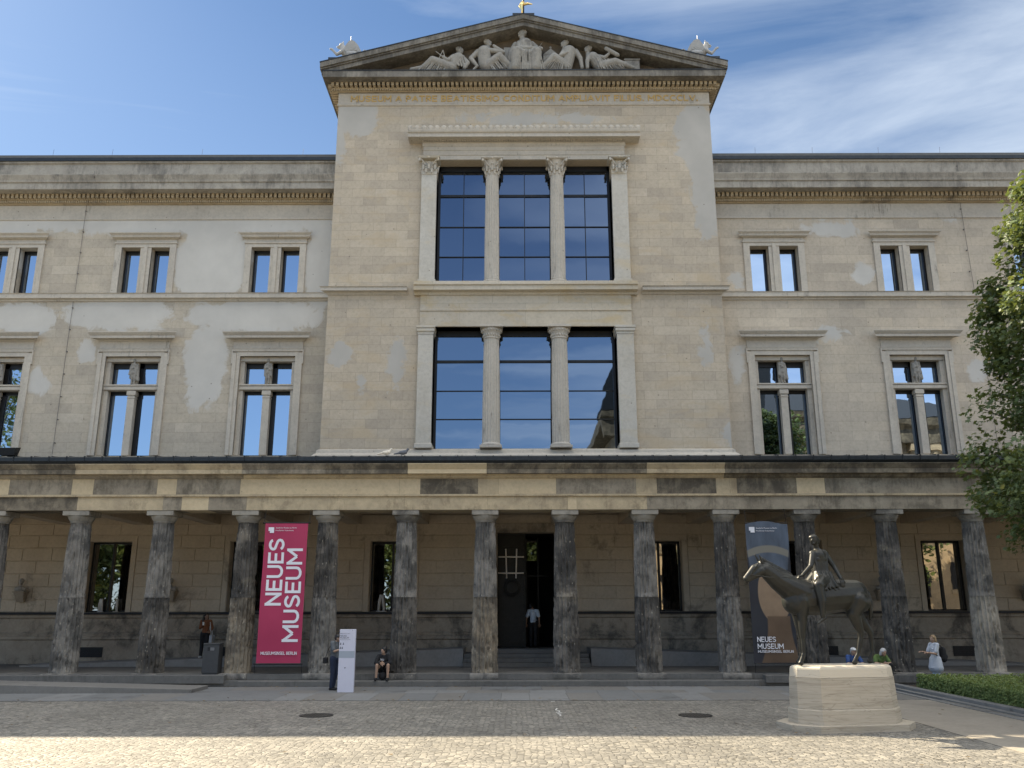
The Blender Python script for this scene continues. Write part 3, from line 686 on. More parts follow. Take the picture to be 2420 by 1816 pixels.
for x in (COLX[0], COLX[1]):
    s = MB(); fluted(s, x, YR + .05, 8.98, 13.40, .365, .32, 20, .03, 10, 6)
    s.box(x - .45, x + .45, YR - .38, YR + .5, 8.75, 8.85, bev=.01); s.lathe([(.43, 8.85), (.44, 8.90), (.40, 8.95), (.38, 8.98)], x, YR + .05, 32)
    o = s.build('column', M_SHAFT, MUS, smooth=40)
    k = MB(); k.lathe([(.32, 13.40), (.35, 13.43), (.33, 13.46), (.34, 13.62), (.38, 13.70), (.43, 13.80), (.43, 13.85)], x, YR + .05, 28)
    for q in range(20):
        a_ = 2 * PI * q / 20; k.ball((x + .40 * math.cos(a_), YR + .05 + .40 * math.sin(a_), 13.77), .045, 6, 5, sq=(1, 1, 1.3)); k.ball((x + .345 * math.cos(a_), YR + .05 + .345 * math.sin(a_), 13.56), .04, 6, 5, sq=(1, 1, 1.6))
    k.box(x - .47, x + .47, YR - .42, YR + .52, 13.86, 13.965, bev=.01); k.build('capital', M_TRIM, o, smooth=40)
# spandrel zone between the two orders
a = MB()
a.prof([(YR + .9, 13.97), (YR - .10, 13.97), (YR - .10, 14.64), (YR - .14, 14.66), (YR - .14, 14.75), (YR - .10, 14.77), (YR - .10, 15.36), (YR + .01, 15.36)], OX0 - .58, OX1 + .66)
a.prof([(YR + .9, 15.361), (YR - .16, 15.361), (YR - .20, 15.46), (YR - .42, 15.50), (YR - .42, 15.68), (YR - .48, 15.72), (YR - .48, 15.76), (YR - .36, 15.78), (YR - .36, 15.915), (YR + .9, 15.915)], OX0 - .85, OX1 + .93)
a.build('spandrel', stone('spandrel_stone', (0.52, 0.47, 0.385), (0.46, 0.41, 0.33), (2.8, 3.0), warm=(0.50, 0.38, 0.2), pits=.3, bstr=.2), MUS, smooth=30)

def big_window(x0, x1, z0, z1, bars, mid, gl, yg):
    f = MB(); t = .10
    f.box(x0, x0 + t, yg - .08, yg, z0, z1); f.box(x1 - t, x1, yg - .08, yg, z0, z1); f.box(x0, x1, yg - .08, yg, z1 - .24, z1); f.box(x0, x1, yg - .08, yg, z0, z0 + .05)
    for k, z in enumerate(bars):
        h = .055 if k == 0 else .018
        f.box(x0 + t, x1 - t, yg - .05, yg - .001, z - h, z + h)
    if mid: f.box((x0 + x1) / 2 - .016, (x0 + x1) / 2 + .016, yg - .045, yg - .002, z0, z1)
    o = f.build('window', M_FRAME, MUS); p = MB(); tilt_panes(p, [x0, (x0 + x1) / 2, x1] if mid else [x0, x1], [z0] + sorted(bars) + [z1], yg + .006, PRG); p.build('pane', gl, o)
edges = [OX0, COLX[0], COLX[1], OX1]
for i in range(3):
    a_, b_ = edges[i] + (.02 if i == 0 else .14), edges[i + 1] - (.02 if i == 2 else .14)
    big_window(a_, b_, 15.92, 21.76, (20.33, 18.82, 17.40), True, M_GLC, YR + .62)
    big_window(a_, b_, 8.76, 13.97, (12.62, 11.33, 10.11), False, M_GLC2, YR + .62)
f = MB()
for x in COLX:
    f.box(x - .15, x + .15, YR + .40, YR + .62, 8.76, 13.97); f.box(x - .15, x + .15, YR + .40, YR + .62, 15.92, 21.76)
f.build('mullion_post', M_FRAME, MUS)

# pediment
HW = 9.12
c = MB()
def ring(mb, hw, y0, z0, z1, mi=0):
    mb.box(CX - hw, CX + hw, y0, 50, z0, z1, mi)
ring(c, 9.0, YR - .85, 25.46, 25.76); ring(c, 9.03, YR - .88, 25.761, 25.80, 1); ring(c, 8.46, YR - .07, 25.16, 25.459)
def rake(mb, y0, y1, zo, th, mi=0, hw=HW):
    """gable strip: lower edge z offset zo below the roof line, thickness th"""
    za, zb = 26.13, 28.63
    for s in (-1, 1):
        A = [(CX + s * hw, za - zo - th), (CX, zb - zo - th), (CX, zb - zo), (CX + s * hw, za - zo)]
        vs = [(x, y0, z) for x, z in A] + [(x, y1, z) for x, z in A]
        fs = [(0, 1, 2, 3), (7, 6, 5, 4), (0, 4, 5, 1), (1, 5, 6, 2), (2, 6, 7, 3), (3, 7, 4, 0)]
        mb.add(vs, fs, mi)
rake(c, YR - .95, YR + .6, 0.0, .24, 0); rake(c, YR - .88, YR + .6, .241, .07, 0); rake(c, YR - .82, YR + .6, .312, .20, 0, HW - .06)
rake(c, YR - .97, 50, -.045, .044, 1, HW + .02)
c.build('cornice', [M_RAKE, M_ZINC], MUS)
# roof body behind, closed prism
r = MB(); r.add([(CX - HW, YR - .9, 25.8), (CX + HW, YR - .9, 25.8)][:0] + [(CX - HW, YR, 25.80), (CX + HW, YR, 25.80), (CX + HW, YR, 26.12), (CX, YR, 28.60), (CX - HW, YR, 26.12),
      (CX - HW, 50, 25.80), (CX + HW, 50, 25.80), (CX + HW, 50, 26.12), (CX, 50, 28.60), (CX - HW, 50, 26.12)],
      [(0, 1, 2, 3, 4), (9, 8, 7, 6, 5), (0, 5, 6, 1), (1, 6, 7, 2), (2, 7, 8, 3), (3, 8, 9, 4), (4, 9, 5, 0)])
r.build('tympanum', stone('tympanum_stone', (0.21, 0.165, 0.115), (0.14, 0.11, 0.08), dirt=.25, pits=0), MUS)
d = MB()
d.prof([(YR + .01, 25.165), (YR - .10, 25.17), (YR - .16, 25.24), (YR - .26, 25.27), (YR - .26, 25.30), (YR + .01, 25.30)], RX0 - .02, RX1 + .02, e0=1, e1=1, ybase=YR)
n = 84
for k in range(n):
    x = CX - 8.62 + k * (17.24 / (n - 1)); d.box(x - .062, x + .062, YR - .46, YR - .06, 25.305, 25.455)
    for q in (-.05, .053): d.box(x + q - .034, x + q + .034, YR - .23, YR - .10, 25.19, 25.262)
for s in (-1, 1):
    for k in range(60):
        y = YR - .3 + k * .205; a_, b_ = sorted((CX + s * 8.45, CX + s * 8.86)); d.box(a_, b_, y, y + .12, 25.305, 25.455)
d.build('dentil_band', M_DENT, MUS)
for q0, q1, z0, z1 in ((-.5, .5, 28.36, 28.83), (-8.82, -7.6, 26.2, 26.54), (7.6, 8.84, 26.2, 26.54)):
    p = MB(); p.box(CX + q0, CX + q1, YR - .75, YR + .35, z0, z1); p.build('acroterion_base', M_ZINC, MUS)

# gilded finial on the apex: pole with a flame-like tip
fin = empty('roof_finial', (CX, YR - .5, 28.83), 0, 'gilded finial on a dark pole at the tip of the gable', 'finial')
f = MB(); f.tube([(0, 0, 0), (0, 0, 1.2)], .045, 10); f.build('pole', M_ZINC, fin, smooth=True)
f = MB(); f.tube([(-.06, -.04, 0), (-.06, -.04, .34), (-.12, -.04, .5), (-.02, -.04, .72)], [.035, .04, .11, .1], 10); f.tube([(.02, -.04, .62), (.2, -.04, .66), (.42, -.04, .63)], [.07, .06, .02], 8); f.build('gilded_ornament', M_GOLD2, fin, smooth=True)

# ---- colonnade -------------------------------------------------------------
YC = 30.05
CXS = [-23.9, -21.05, -18.16, -15.25, -12.32, -9.35, -6.54, -3.77, -1.01, 1.77, 4.55, 7.36, 10.18, 13.05, 16.09, 19.0, 21.9, 24.8]
BL = {'light': 0, 'tan': 1, 'grey': 2, 'dark': 3}
MB4 = [M_LIGHT, M_TAN, M_GREY, M_DARK]
XE0, XE1 = -34.0, 35.0
a = MB()
def dx(px): return (px - 1106) / 1858.7 * (YC * .968 + 1.0)       # block joints measured across the front
arch = [(-24.5, 'grey'), (-18.3, 'dark'), (dx(165), 'tan'), (dx(350), 'grey'), (dx(390), 'light'), (dx(448), 'grey'), (dx(530), 'tan'), (dx(705), 'tan'), (dx(870), 'tan'), (dx(1049), 'tan'),
        (dx(1221), 'light'), (dx(1241), 'tan'), (dx(1392), 'grey'), (dx(1565), 'grey'), (dx(1740), 'grey'), (dx(1925), 'grey'), (16.1, 'grey'), (19, 'dark'), (22, 'grey')]
fri = [(-24.0, 'grey'), (-19.3, 'light'), (dx(12), 'grey'), (dx(148), 'light'), (dx(195), 'grey'), (dx(333), 'light'), (dx(375), 'grey'), (dx(513), 'light'), (dx(858), 'light'), (dx(903), 'dark'), (dx(1028), 'tan'),
       (dx(1072), 'light'), (dx(1197), 'grey'), (dx(1370), 'tan'), (dx(1415), 'dark'), (dx(1543), 'tan'), (dx(1573), 'light'), (dx(1588), 'dark'), (dx(1717), 'light'), (dx(1778), 'grey'), (dx(1940), 'grey'), (18, 'grey'), (21, 'dark')]
led = [(-20, 'dark'), (dx(160), 'tan'), (dx(520), 'grey'), (dx(700), 'dark'), (dx(877), 'light'), (dx(1047), 'dark'), (dx(1392), 'tan'), (dx(1560), 'dark'), (dx(1800), 'dark'), (17, 'dark')]
def strips(mb, L, fn):
    xs = [XE0] + [q[0] for q in L] + [XE1]; ks = ['grey'] + [q[1] for q in L]
    for i, k in enumerate(ks): fn(mb, xs[i] + .003, xs[i + 1] - .003, BL[k])
strips(a, arch, lambda m, p, q, k: m.prof([(YC + 1.0, 5.79), (YC, 5.79), (YC, 6.25), (YC + 1.0, 6.25)], p, q, k))
a.box(XE0, XE1, YC + .004, YC + .98, 5.80, 6.24, 3)
o = a.build('architrave', MB4, MUS)
a = MB(); a.box(XE0, XE1, YC - .05, YC + .9, 6.251, 6.33, 0)
x = XE0 + .02
while x < XE1: a.ball((x, YC - .05, 6.27), .028, 6, 4); x += .085
a.build('bead_moulding', [M_TAN], MUS)
a = MB(); strips(a, fri, lambda m, p, q, k: m.prof([(YC + .9, 6.331), (YC + .03, 6.331), (YC + .03, 6.88), (YC + .9, 6.88)], p, q, k))
a.box(XE0, XE1, YC + .034, YC + .88, 6.34, 6.87, 3)
a.build('frieze', MB4, MUS)
a = MB()
strips(a, [(-20, 'grey'), (dx(520), 'tan'), (dx(1047), 'tan'), (dx(1560), 'dark')], lambda m, p, q, k: m.prof([(YC + .9, 6.881), (YC, 6.881), (YC - .06, 6.93), (YC - .08, 7.02), (YC + .9, 7.02)], p, q, k))
strips(a, led, lambda m, p, q, k: m.prof([(YC + .9, 7.021), (YC - .26, 7.021), (YC - .26, 7.16), (YC - .22, 7.17), (YC - .28, 7.26), (YC - .34, 7.34), (YC - .34, 7.37), (YC + .9, 7.37)], p, q, k))
a.build('cornice', MB4, MUS)
a = MB(); a.prof([(YC - .32, 7.371), (YC - .40, 7.46), (YC - .40, 7.58), (YC - .34, 7.62), (YC + .2, 7.64), (YR + 1.1, 8.25), (YR + 1.1, 8.1), (YC + .3, 7.371)], XE0, XE1)
x = XE0 + .4
while x < XE1: a.box(x, x + .025, YC - .42, YC - .30, 7.44, 7.63); a.tube([(x + .01, YC - .2, 7.65), (x + .01, YR, 8.2)], .02, 5); x += .62
a.build('portico_roof', M_ZINC, MUS)
# ceiling with beams
a = MB(); a.box(XE0, XE1, YC + .9, YW + .4, 6.2, 6.4)
for x in CXS: a.box(x - .28, x + .28, YC + .9, YW + .1, 5.80, 6.199)
a.build('portico_ceiling', M_GROUND, MUS)
# columns: (lower drum, upper drum) finish 0 pale, 1 grey, 2 dark, 3 brown
FIN = [(1, 1), (2, 1), (1, 2), (1, 1), (2, 1), (3, 2), (1, 2), (2, 1), (3, 1), (2, 2), (2, 1), (1, 2), (2, 2), (2, 2), (0, 1), (1, 1), (2, 1), (1, 1)]
for i, x in enumerate(CXS):
    f0, f1 = FIN[i]
    s = MB(); cy = YC + .48
    fluted(s, x, cy, .385, 2.835, .455, .415, 20, .050, 40, 6, seed=i + 1, mi=f0)
    fluted(s, x, cy, 2.84, 5.38, .405, .345, 20, .055, 36, 6, seed=i + 40, mi=f1)
    s.box(x - .47, x + .47, cy - .62, cy + .47, .19, .384, 1, bev=.015)
    o = s.build('column', M_COLM, MUS, smooth=50)
    k = MB(); k.lathe([(.345, 5.375), (.365, 5.39), (.345, 5.405), (.365, 5.42), (.35, 5.435), (.38, 5.46), (.43, 5.54), (.455, 5.60), (.44, 5.615)], x, cy, 36)
    k.box(x - .46, x + .46, cy - .46, cy + .46, 5.616, 5.788, bev=.012)
    k.build('capital', M_CAPD, o, smooth=35)
# stylobate, steps, stairs, ramp
a = MB(); rng = random.Random(3)
x = XE0
while x < XE1:
    q = x + rng.choice((1.9, 2.4, 2.8)); a.box(x + .003, min(q, XE1) - .003, YC - .36, YC + 6, .0, .19 if -10 < x < 7.9 else .30, bev=.012); x = q
x = -9.0
while x < 7.9:
    q = min(x + 2.9, 7.95); a.box(x + .003, q - .003, 29.50, YC - .361, 0, .185, bev=.015); x = q
a.box(XE0, XE1, YC - .10, YC + 5.4, .2, .37); a.box(XE0, -9.5, YC - .45, YC - .101, .1, .36, bev=.01); a.box(8.2, XE1, YC - .45, YC - .101, .1, .34, bev=.01)
a.build('steps', M_STEP, MUS)
a = MB()
for k in range(4): a.box(-1.9 if k < 3 else -1.2, 2.8 if k < 3 else 2.1, 33.2 + k * .34, YW - .02, .371 + k * .145, .371 + (k + 1) * .145 - .001, bev=.01)
a.build('stairs', M_STEP, MUS)
a = MB()
for s in (-1, 1):
    xa = CX - 2.4 if s < 0 else CX + 2.4; xb = CX + s * 19
    A = [(xa, .95), (xb, .40)]
    y0, y1 = 33.75, YW - .01
    vs = [(xa, y0, .36), (xb, y0, .36), (xb, y0, .42), (xa, y0, 1.0), (xa, y1, .36), (xb, y1, .36), (xb, y1, .42), (xa, y1, 1.0)]
    a.add(vs, [(0, 1, 2, 3), (7, 6, 5, 4), (3, 2, 6, 7), (0, 4, 5, 1), (1, 5, 6, 2), (0, 3, 7, 4)])
a.build('ramp', M_RAMP, MUS)

# ground floor wall with windows, rustication, door
holes = [(c - .88, c + .88, 2.34, 5.12) for c in GW] + [(-.68, 1.63, .95, 5.46)]
a = MB(); wall_holes(a, XE0, XE1, .0, 6.4, YW, .7, holes)
# blocks
rng = random.Random(11)
rows = [2.34, 2.83, 3.33, 3.84, 4.35, 4.86, 5.37, 5.84]
blocked = [(c - 1.12, c + 1.12) for c in GW] + [(-1.0, 1.95)]
free = []; x = XE0
for q0, q1 in sorted(blocked):
    if q0 > x: free.append((x, q0))
    x = max(x, q1)
free.append((x, XE1))
for r_ in range(len(rows) - 1):
    z0, z1 = rows[r_] + .012, rows[r_ + 1] - .012
    spans = free if rows[r_ + 1] < 5.4 else [(XE0, -.95), (1.9, XE1)]
    for (p, q) in spans:
        n = max(1, round((q - p) / 1.35)); sh = (r_ % 2) * .5
        xs = [p] + [p + (k + sh) * (q - p) / n for k in range(0 if sh else 1, n)] + [q]
        for k in range(len(xs) - 1):
            if xs[k + 1] - xs[k] > .1: a.box(xs[k] + .012, xs[k + 1] - .012, YW - .035, YW + .02, z0, z1, bev=.014)
a.box(XE0, -.9, YW - .025, YW + .02, 5.86, 6.18); a.box(1.85, XE1, YW - .025, YW + .02, 5.86, 6.18)
a.build('ground_floor_wall', M_GROUND, MUS)
a = MB()
for (p, q) in ((XE0, -1.0), (1.95, XE1)):
    a.prof([(YW + .02, .3), (YW - .10, .3), (YW - .10, 1.26), (YW - .16, 1.30), (YW - .16, 1.40), (YW - .10, 1.44), (YW - .12, 1.52), (YW - .05, 1.58), (YW - .05, 2.08), (YW - .12, 2.14), (YW - .12, 2.24), (YW + .02, 2.24)], p, q)
a.build('plinth', M_PLINTH, MUS)
a = MB()
for (p, q) in ((XE0, -.95), (1.9, XE1)): a.box(p, q, YW - .20, YW + .02, 2.241, 2.335)
a.build('sill_ledge', M_BLACK, MUS)
for c_ in GW:
    f = MB(); f.box(c_ - .88, c_ - .80, YW + .40, YW + .5, 2.34, 5.12); f.box(c_ + .80, c_ + .88, YW + .40, YW + .5, 2.34, 5.12); f.box(c_ - .04, c_ + .04, YW + .38, YW + .5, 2.34, 5.12)
    f.box(c_ - .88, c_ + .88, YW + .40, YW + .5, 5.04, 5.12); f.box(c_ - .88, c_ + .88, YW + .40, YW + .5, 2.34, 2.40)
    o = f.build('window', M_FRAME, MUS); p = MB(); tilt_panes(p, [c_ - .88, c_, c_ + .88], [2.34, 5.12], YW + .47, PRG); p.build('pane', M_GLG, o)
    s = MB()
    for q in ((-1.10, -.90), (.90, 1.10)): s.box(c_ + q[0], c_ + q[1], YW - .05, YW + .02, 2.34, 5.14)
    s.box(c_ - 1.10, c_ + 1.10, YW - .05, YW + .02, 5.142, 5.34); s.build('surround', M_GROUND, o)
for vx in (-16.73, -11.3, 17.75, 12.3):
    a = MB(); a.box(vx - .46, vx + .46, YW - .125, YW - .1, .62, 1.0)
    for k in range(5): a.box(vx - .44, vx + .44, YW - .14, YW - .126, .65 + k * .07, .68 + k * .07)
    a.build('vent_grille', M_BLACK, MUS)

# main door: open right half, closed bronze leaf on the left, dark lobby
a = MB(); a.box(-1.0, -.68, YW - .06, YW + .7, .95, 5.46); a.box(1.63, 1.95, YW - .06, YW + .7, .95, 5.46); a.box(-1.0, 1.95, YW - .06, YW + .7, 5.462, 5.84); a.box(-.68, 1.63, YW - .1, YW + .7, .80, .95)
dr = a.build('door', M_PLINTH, MUS)
a = MB(); a.box(-.68, .46, 36.0, 36.10, .952, 5.45)
M_DOOR = plain('bronze_door', (0.016, 0.016, 0.015), 0.5, 0.5, 0.25)
def framed(z0, z1, x0=-.50, x1=.28):
    for k in range(2):
        i = k * .07; a.box(x0 + i, x1 - i, 35.985 - k * .012, 36.0, z0 + i, z0 + i + .035); a.box(x0 + i, x1 - i, 35.985 - k * .012, 36.0, z1 - i - .035, z1 - i)
        a.box(x0 + i, x0 + i + .035, 35.985 - k * .012, 36.0, z0 + i + .036, z1 - i - .036); a.box(x1 - i - .035, x1 - i, 35.985 - k * .012, 36.0, z0 + i + .036, z1 - i - .036)
framed(1.08, 1.85); framed(2.0, 2.78); framed(3.72, 4.95)
Mr = Matrix.Translation((-.11, 36.0, 3.26)) @ Matrix.Rotation(R(90), 4, 'X')
a.lathe([(.38, 0), (.38, .02), (.33, .03), (.30, .015), (.24, .03), (.20, .015), (.001, .03)], seg=32, M=Mr)
for z in [1.05 + k * .19 for k in range(24)]: a.ball((.37, 35.995, z), .022, 6, 4)
a.build('door_leaf', M_DOOR, dr)
a = MB(); a.box(-.70, -.30, 42, 42.02, 0, 0)if False else None
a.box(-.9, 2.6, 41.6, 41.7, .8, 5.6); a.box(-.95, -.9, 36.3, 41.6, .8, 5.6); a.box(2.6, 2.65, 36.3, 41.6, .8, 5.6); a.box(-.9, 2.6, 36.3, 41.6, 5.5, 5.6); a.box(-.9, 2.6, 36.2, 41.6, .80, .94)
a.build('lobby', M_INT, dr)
a = MB(); a.box(.55, .98, 38.0, 38.02, 4.45, 5.35)
a.build('lobby_window', metal_glass('lobby_glass', (0.10, 0.10, 0.10)), dr)
a = MB(); a.box(.50, .55, 37.98, 38.03, 1, 5.4); a.box(1.0, 1.05, 37.98, 38.03, 1, 5.4); a.box(.5, 1.5, 37.97, 38.03, 3.78, 3.84); a.build('lobby_frame', M_FRAME, dr)
# protective strips fixed across the bronze leaf
st = MB()
for (p, q) in (((-.62, 4.50), (.37, 4.50)), ((-.63, 3.85), (.36, 3.85)), ((-.345, 4.80), (-.31, 3.67)), ((.10, 4.80), (.07, 3.67))):
    yy = 35.90 if p[1] == q[1] else 35.92
    st.tube([(p[0], yy, p[1]), (q[0], yy, q[1])], .027, 8)
    for e in (p, q): st.ball((e[0], yy, e[1]), .034, 8, 6)
st.build('door_bars', plain('pale_wood', (0.85, 0.78, 0.72), 0.6), dr)

M_CABLE = plain('weathered_cable', (0.13, 0.12, 0.11), 0.6)
# lightning cables, cut into the lengths the photo shows
for pts in (((-19.28, YW - .06, 20.1), (-19.28, YW - .06, 15.9)), ((-19.30, YW - .06, 15.5), (-19.33, YW - .06, 8.75)), ((-18.6, YW - 1.02, 21.3), (-18.62, YW - 1.02, 20.85)), ((20.13, YW - .06, 20.1), (20.2, YW - .06, 15.9)), ((20.22, YW - .06, 15.5), (20.25, YW - .06, 8.6)), ((20.1, YW - .32, 22.1), (20.1, YW - .32, 21.3))):
    a = MB(); a.tube(pts, .010, 6)
    z = pts[0][2] - .3
    while z > pts[1][2]: a.box(pts[0][0] - .018, pts[0][0] + .018, pts[0][1] - .02, pts[0][1] + .06, z, z + .04); z -= 1.0
    a.build('lightning_cable', M_CABLE, MUS)
for x in (-21, -18.3, -14.2, -9.6, 11, 13.6, 16.6, 19.4):
    a = MB(); a.tube([(x, YW - .3, 22.4), (x + .02, YW - .3, 22.78)], .006, 5); a.build('roof_spike', M_BLACK, MUS)

fl_ = MB(); q_ = random.Random(77)
for k in range(240):
    x = q_.uniform(-14, 12); y = q_.choice((q_.uniform(15, 29), q_.uniform(25.1, 25.4), q_.uniform(29.3, 29.48))); a_ = q_.uniform(0, 6.28); r_ = q_.uniform(.025, .05); z = .018
    fl_.face([(x + r_ * math.cos(a_ + b_), y + r_ * .7 * math.sin(a_ + b_), z + q_.uniform(0, .02)) for b_ in (0, 1.3, 2.6, 3.9, 5.1)])
label(fl_.build('fallen_leaves', plain('dry_leaf', (.16, .11, .05), .8, var=.4, scale=1)), 'small dry leaves scattered over the cobbles and paving', 'leaves', kind='stuff')
# ================================================================== sculpture
M_BRONZE = None
def bronze():
    m, t = new_mat('dark_bronze'); tc = t.n('ShaderNodeTexCoord').outputs['Object']
    nz = t.noise(tc, 3.5, 6, 0.65)
    col = t.ramp(nz, [(0.3, (0.014, 0.014, 0.012)), (0.55, (0.024, 0.024, 0.020)), (0.75, (0.032, 0.038, 0.032))])
    rg = t.ramp(t.noise(t.map(tc, scale=(3, 3, 1)), 5, 4), [(0.3, 0.38), (0.7, 0.58)])
    finish(t, col, rg, 0.0, spec=0.32, **{'Coat Weight': 0.18, 'Coat Roughness': 0.24}, bump=t.noise(tc, 40, 3), bstr=0.12, bdist=0.01)
    return m
M_BRONZE = bronze()
PA = R(10.5); PC = (7.1, 19.65)
ST = empty('equestrian_statue', (PC[0], PC[1], 1.285), PA, 'dark bronze statue of a draped woman riding a horse that faces left', 'statue')
def Z(parts, dz=-1.285):
    out = []
    for P in parts:
        if len(P) == 4: out.append(((P[0][0], P[0][1], P[0][2] + dz), (P[1][0], P[1][1], P[1][2] + dz), P[2], P[3]))
        else: out.append(((P[0][0], P[0][1], P[0][2] + dz), P[1]))
    return out
def chain(pts, rs): return [(pts[i], pts[i + 1], rs[i], rs[i + 1]) for i in range(len(pts) - 1)]
H = []
H += chain([(-.95, 0, 2.62), (-.55, 0, 2.69), (.12, 0, 2.74), (.46, 0, 2.78)], [.30, .385, .355, .31])
H += [((-.98, -.10, 2.56), (-.86, -.12, 2.72), .20, .20), ((-.98, .10, 2.56), (-.86, .12, 2.72), .20, .20), ((-.66, 0, 2.90), (-.15, 0, 2.93), .13, .11)]
H += chain([(-.74, 0, 2.76), (-1.05, 0, 2.90), (-1.32, 0, 3.06), (-1.60, 0, 3.28)], [.33, .285, .225, .165])
H += chain([(-.70, 0, 2.96), (-1.10, 0, 3.13), (-1.42, 0, 3.30), (-1.70, 0, 3.44)], [.09, .07, .06, .05])
H += chain([(-1.70, 0, 3.36), (-1.86, 0, 3.32), (-2.00, 0, 3.18), (-2.08, 0, 3.10)], [.10, .085, .068, .062])
H += chain([(-1.72, -.03, 3.26), (-1.86, 0, 3.18), (-2.03, 0, 3.08)], [.115, .095, .055]) + [((-1.76, .03, 3.24), .11)]
H += [((-2.09, -.03, 3.10), .04), ((-2.09, .03, 3.10), .04), ((-2.02, 0, 3.05), .035), ((-1.84, -.08, 3.36), .028), ((-1.84, .08, 3.36), .028)]
H += [((-1.70, -.06, 3.44), (-1.76, -.08, 3.60), .035, .016), ((-1.70, .06, 3.44), (-1.79, .08, 3.62), .035, .016)]
for s, ux in ((-1, -.05), (1, .06)):
    H += chain([(-.88, s * .15, 2.62), (-.88 + ux * .5, s * .16, 2.32), (-.88 + ux, s * .15, 1.90), (-.88 + ux, s * .15, 1.84), (-.89 + ux, s * .15, 1.52), (-.96 + ux, s * .15, 1.37)], [.19, .115, .062, .052, .040, .045])
    H += [((-.90 + ux, s * .15, 1.50), .048), ((-.875 + ux, s * .15, 1.90), .066), ((-.97 + ux, s * .15, 1.335), (.065, .052, .05))]
for s, L in ((-1, [(.44, 2.62), (.31, 2.36), (.44, 1.97), (.43, 1.86), (.33, 1.52), (.24, 1.37)]), (1, [(.50, 2.62), (.56, 2.34), (.86, 1.97), (.88, 1.86), (.88, 1.52), (.80, 1.37)])):
    H += chain([(a, s * .16, b) for a, b in L], [.25, .155, .072, .056, .043, .045])
    H += [((L[3][0] + .03, s * .16, 1.95), .05), ((L[4][0], s * .16, 1.50), .05), ((L[5][0] - .01, s * .16, 1.335), (.065, .052, .05))]
H += [((.50, -.12, 2.62), .25), ((.52, .12, 2.62), .25)]
H += chain([(.70, 0, 2.90), (.80, 0, 2.80), (.84, 0, 2.60), (.83, 0, 2.38), (.80, 0, 2.22)], [.05, .055, .06, .05, .02])
for k in range(9):                       # hogged mane
    u = -1.02 - k * .075; H.append(((u, .0, 3.12 + (-u - 1.02) * .50 + .06), (u - .06, 0, 3.17 + (-u - 1.02) * .50 + .06), .045, .04))
H.append(((-.80, -.22, 2.35), .03))
link('horse', organic(Z(H), 0.014, 4, 'horse'), M_BRONZE, ST, True)

def hand(P, w, d, n, s, size=1.0, curl=.45):
    w, d, n, s = Vector(w), Vector(d).normalized(), Vector(n).normalized(), Vector(s).normalized(); k = size
    for o in (-.030, -.010, .010, .030): P.append((w + d * .015 * k + s * o * .8 * k, w + d * .082 * k + s * o * k, .015 * k, .0135 * k))
    for o, L in ((-.031, .85), (-.0105, 1.0), (.0105, 1.07), (.032, .95)):
        b = w + d * .085 * k + s * o * k; m = b + (d * math.cos(curl) + n * math.sin(curl)) * .040 * L * k; e = m + (d * math.cos(2 * curl) + n * math.sin(2 * curl)) * .032 * L * k
        P.append((b, m, .0105 * k, .0095 * k)); P.append((m, e, .0095 * k, .008 * k))
    b = w + d * .025 * k + s * .034 * k; m = b + (s * .65 + d * .7 + n * .25).normalized() * .04 * k; e = m + (s * .2 + d * .85 + n * .35).normalized() * .03 * k
    P.append((b, m, .014 * k, .012 * k)); P.append((m, e, .012 * k, .009 * k))

RD = []
RD += [((-.40, -.02, 3.94), (.088, .082, .115)), ((-.36, .01, 3.97), (.095, .092, .09)), ((-.30, .05, 3.92), .062), ((-.27, .06, 3.90), .05)]
RD += [((-.40, .0, 4.0), (.10, .10, .07)), ((-.25, .08, 3.95), .05), ((-.33, .06, 4.02), .06)]
RD += [((-.435, -.06, 3.905), .035), ((-.475, -.065, 3.93), .018), ((-.465, -.07, 3.955), (.02, .02, .012)), ((-.44, -.085, 3.87), .022)]
RD += [((-.35, 0, 3.86), (-.32, .02, 3.72), .052, .058)]
RD += [((-.46, -.03, 3.64), (-.16, .04, 3.66), .075, .075), ((-.31, .0, 3.60), (-.31, 0, 3.40), .15, .135), ((-.38, -.09, 3.52), .07), ((-.24, -.09, 3.53), .07), ((-.31, 0, 3.40), (-.30, 0, 3.10), .135, .18)]
RD += chain([(-.47, -.05, 3.63), (-.59, -.14, 3.37), (-.80, -.14, 3.18)], [.062, .047, .033])
RD += chain([(-.14, .02, 3.65), (-.01, -.10, 3.37), (.03, -.27, 3.10)], [.064, .048, .034])
hand(RD, (-.80, -.14, 3.18), (-.9, 0, -.25), (0, 0, -1), (0, 1, 0), 1.15, .5)
hand(RD, (.03, -.27, 3.10), (.05, -.30, -.85), (0, .6, -.2), (1, 0, 0), 1.2, .2)
for s in (-1, 1):
    RD += chain([(-.28, s * .12, 3.06), (-.57, s * .36, 2.95), (-.55, s * .42, 2.62), (-.57, s * .42, 2.31)], [.15, .098, .082, .045])
    RD += [((-.52, s * .42, 2.27), (-.70, s * .43, 2.17), .04, .036)] + [((-.68, s * .43 + o, 2.17), (-.745, s * .43 + o * 1.1, 2.145), .018, .012) for o in (-.036, -.018, 0, .018, .036)]
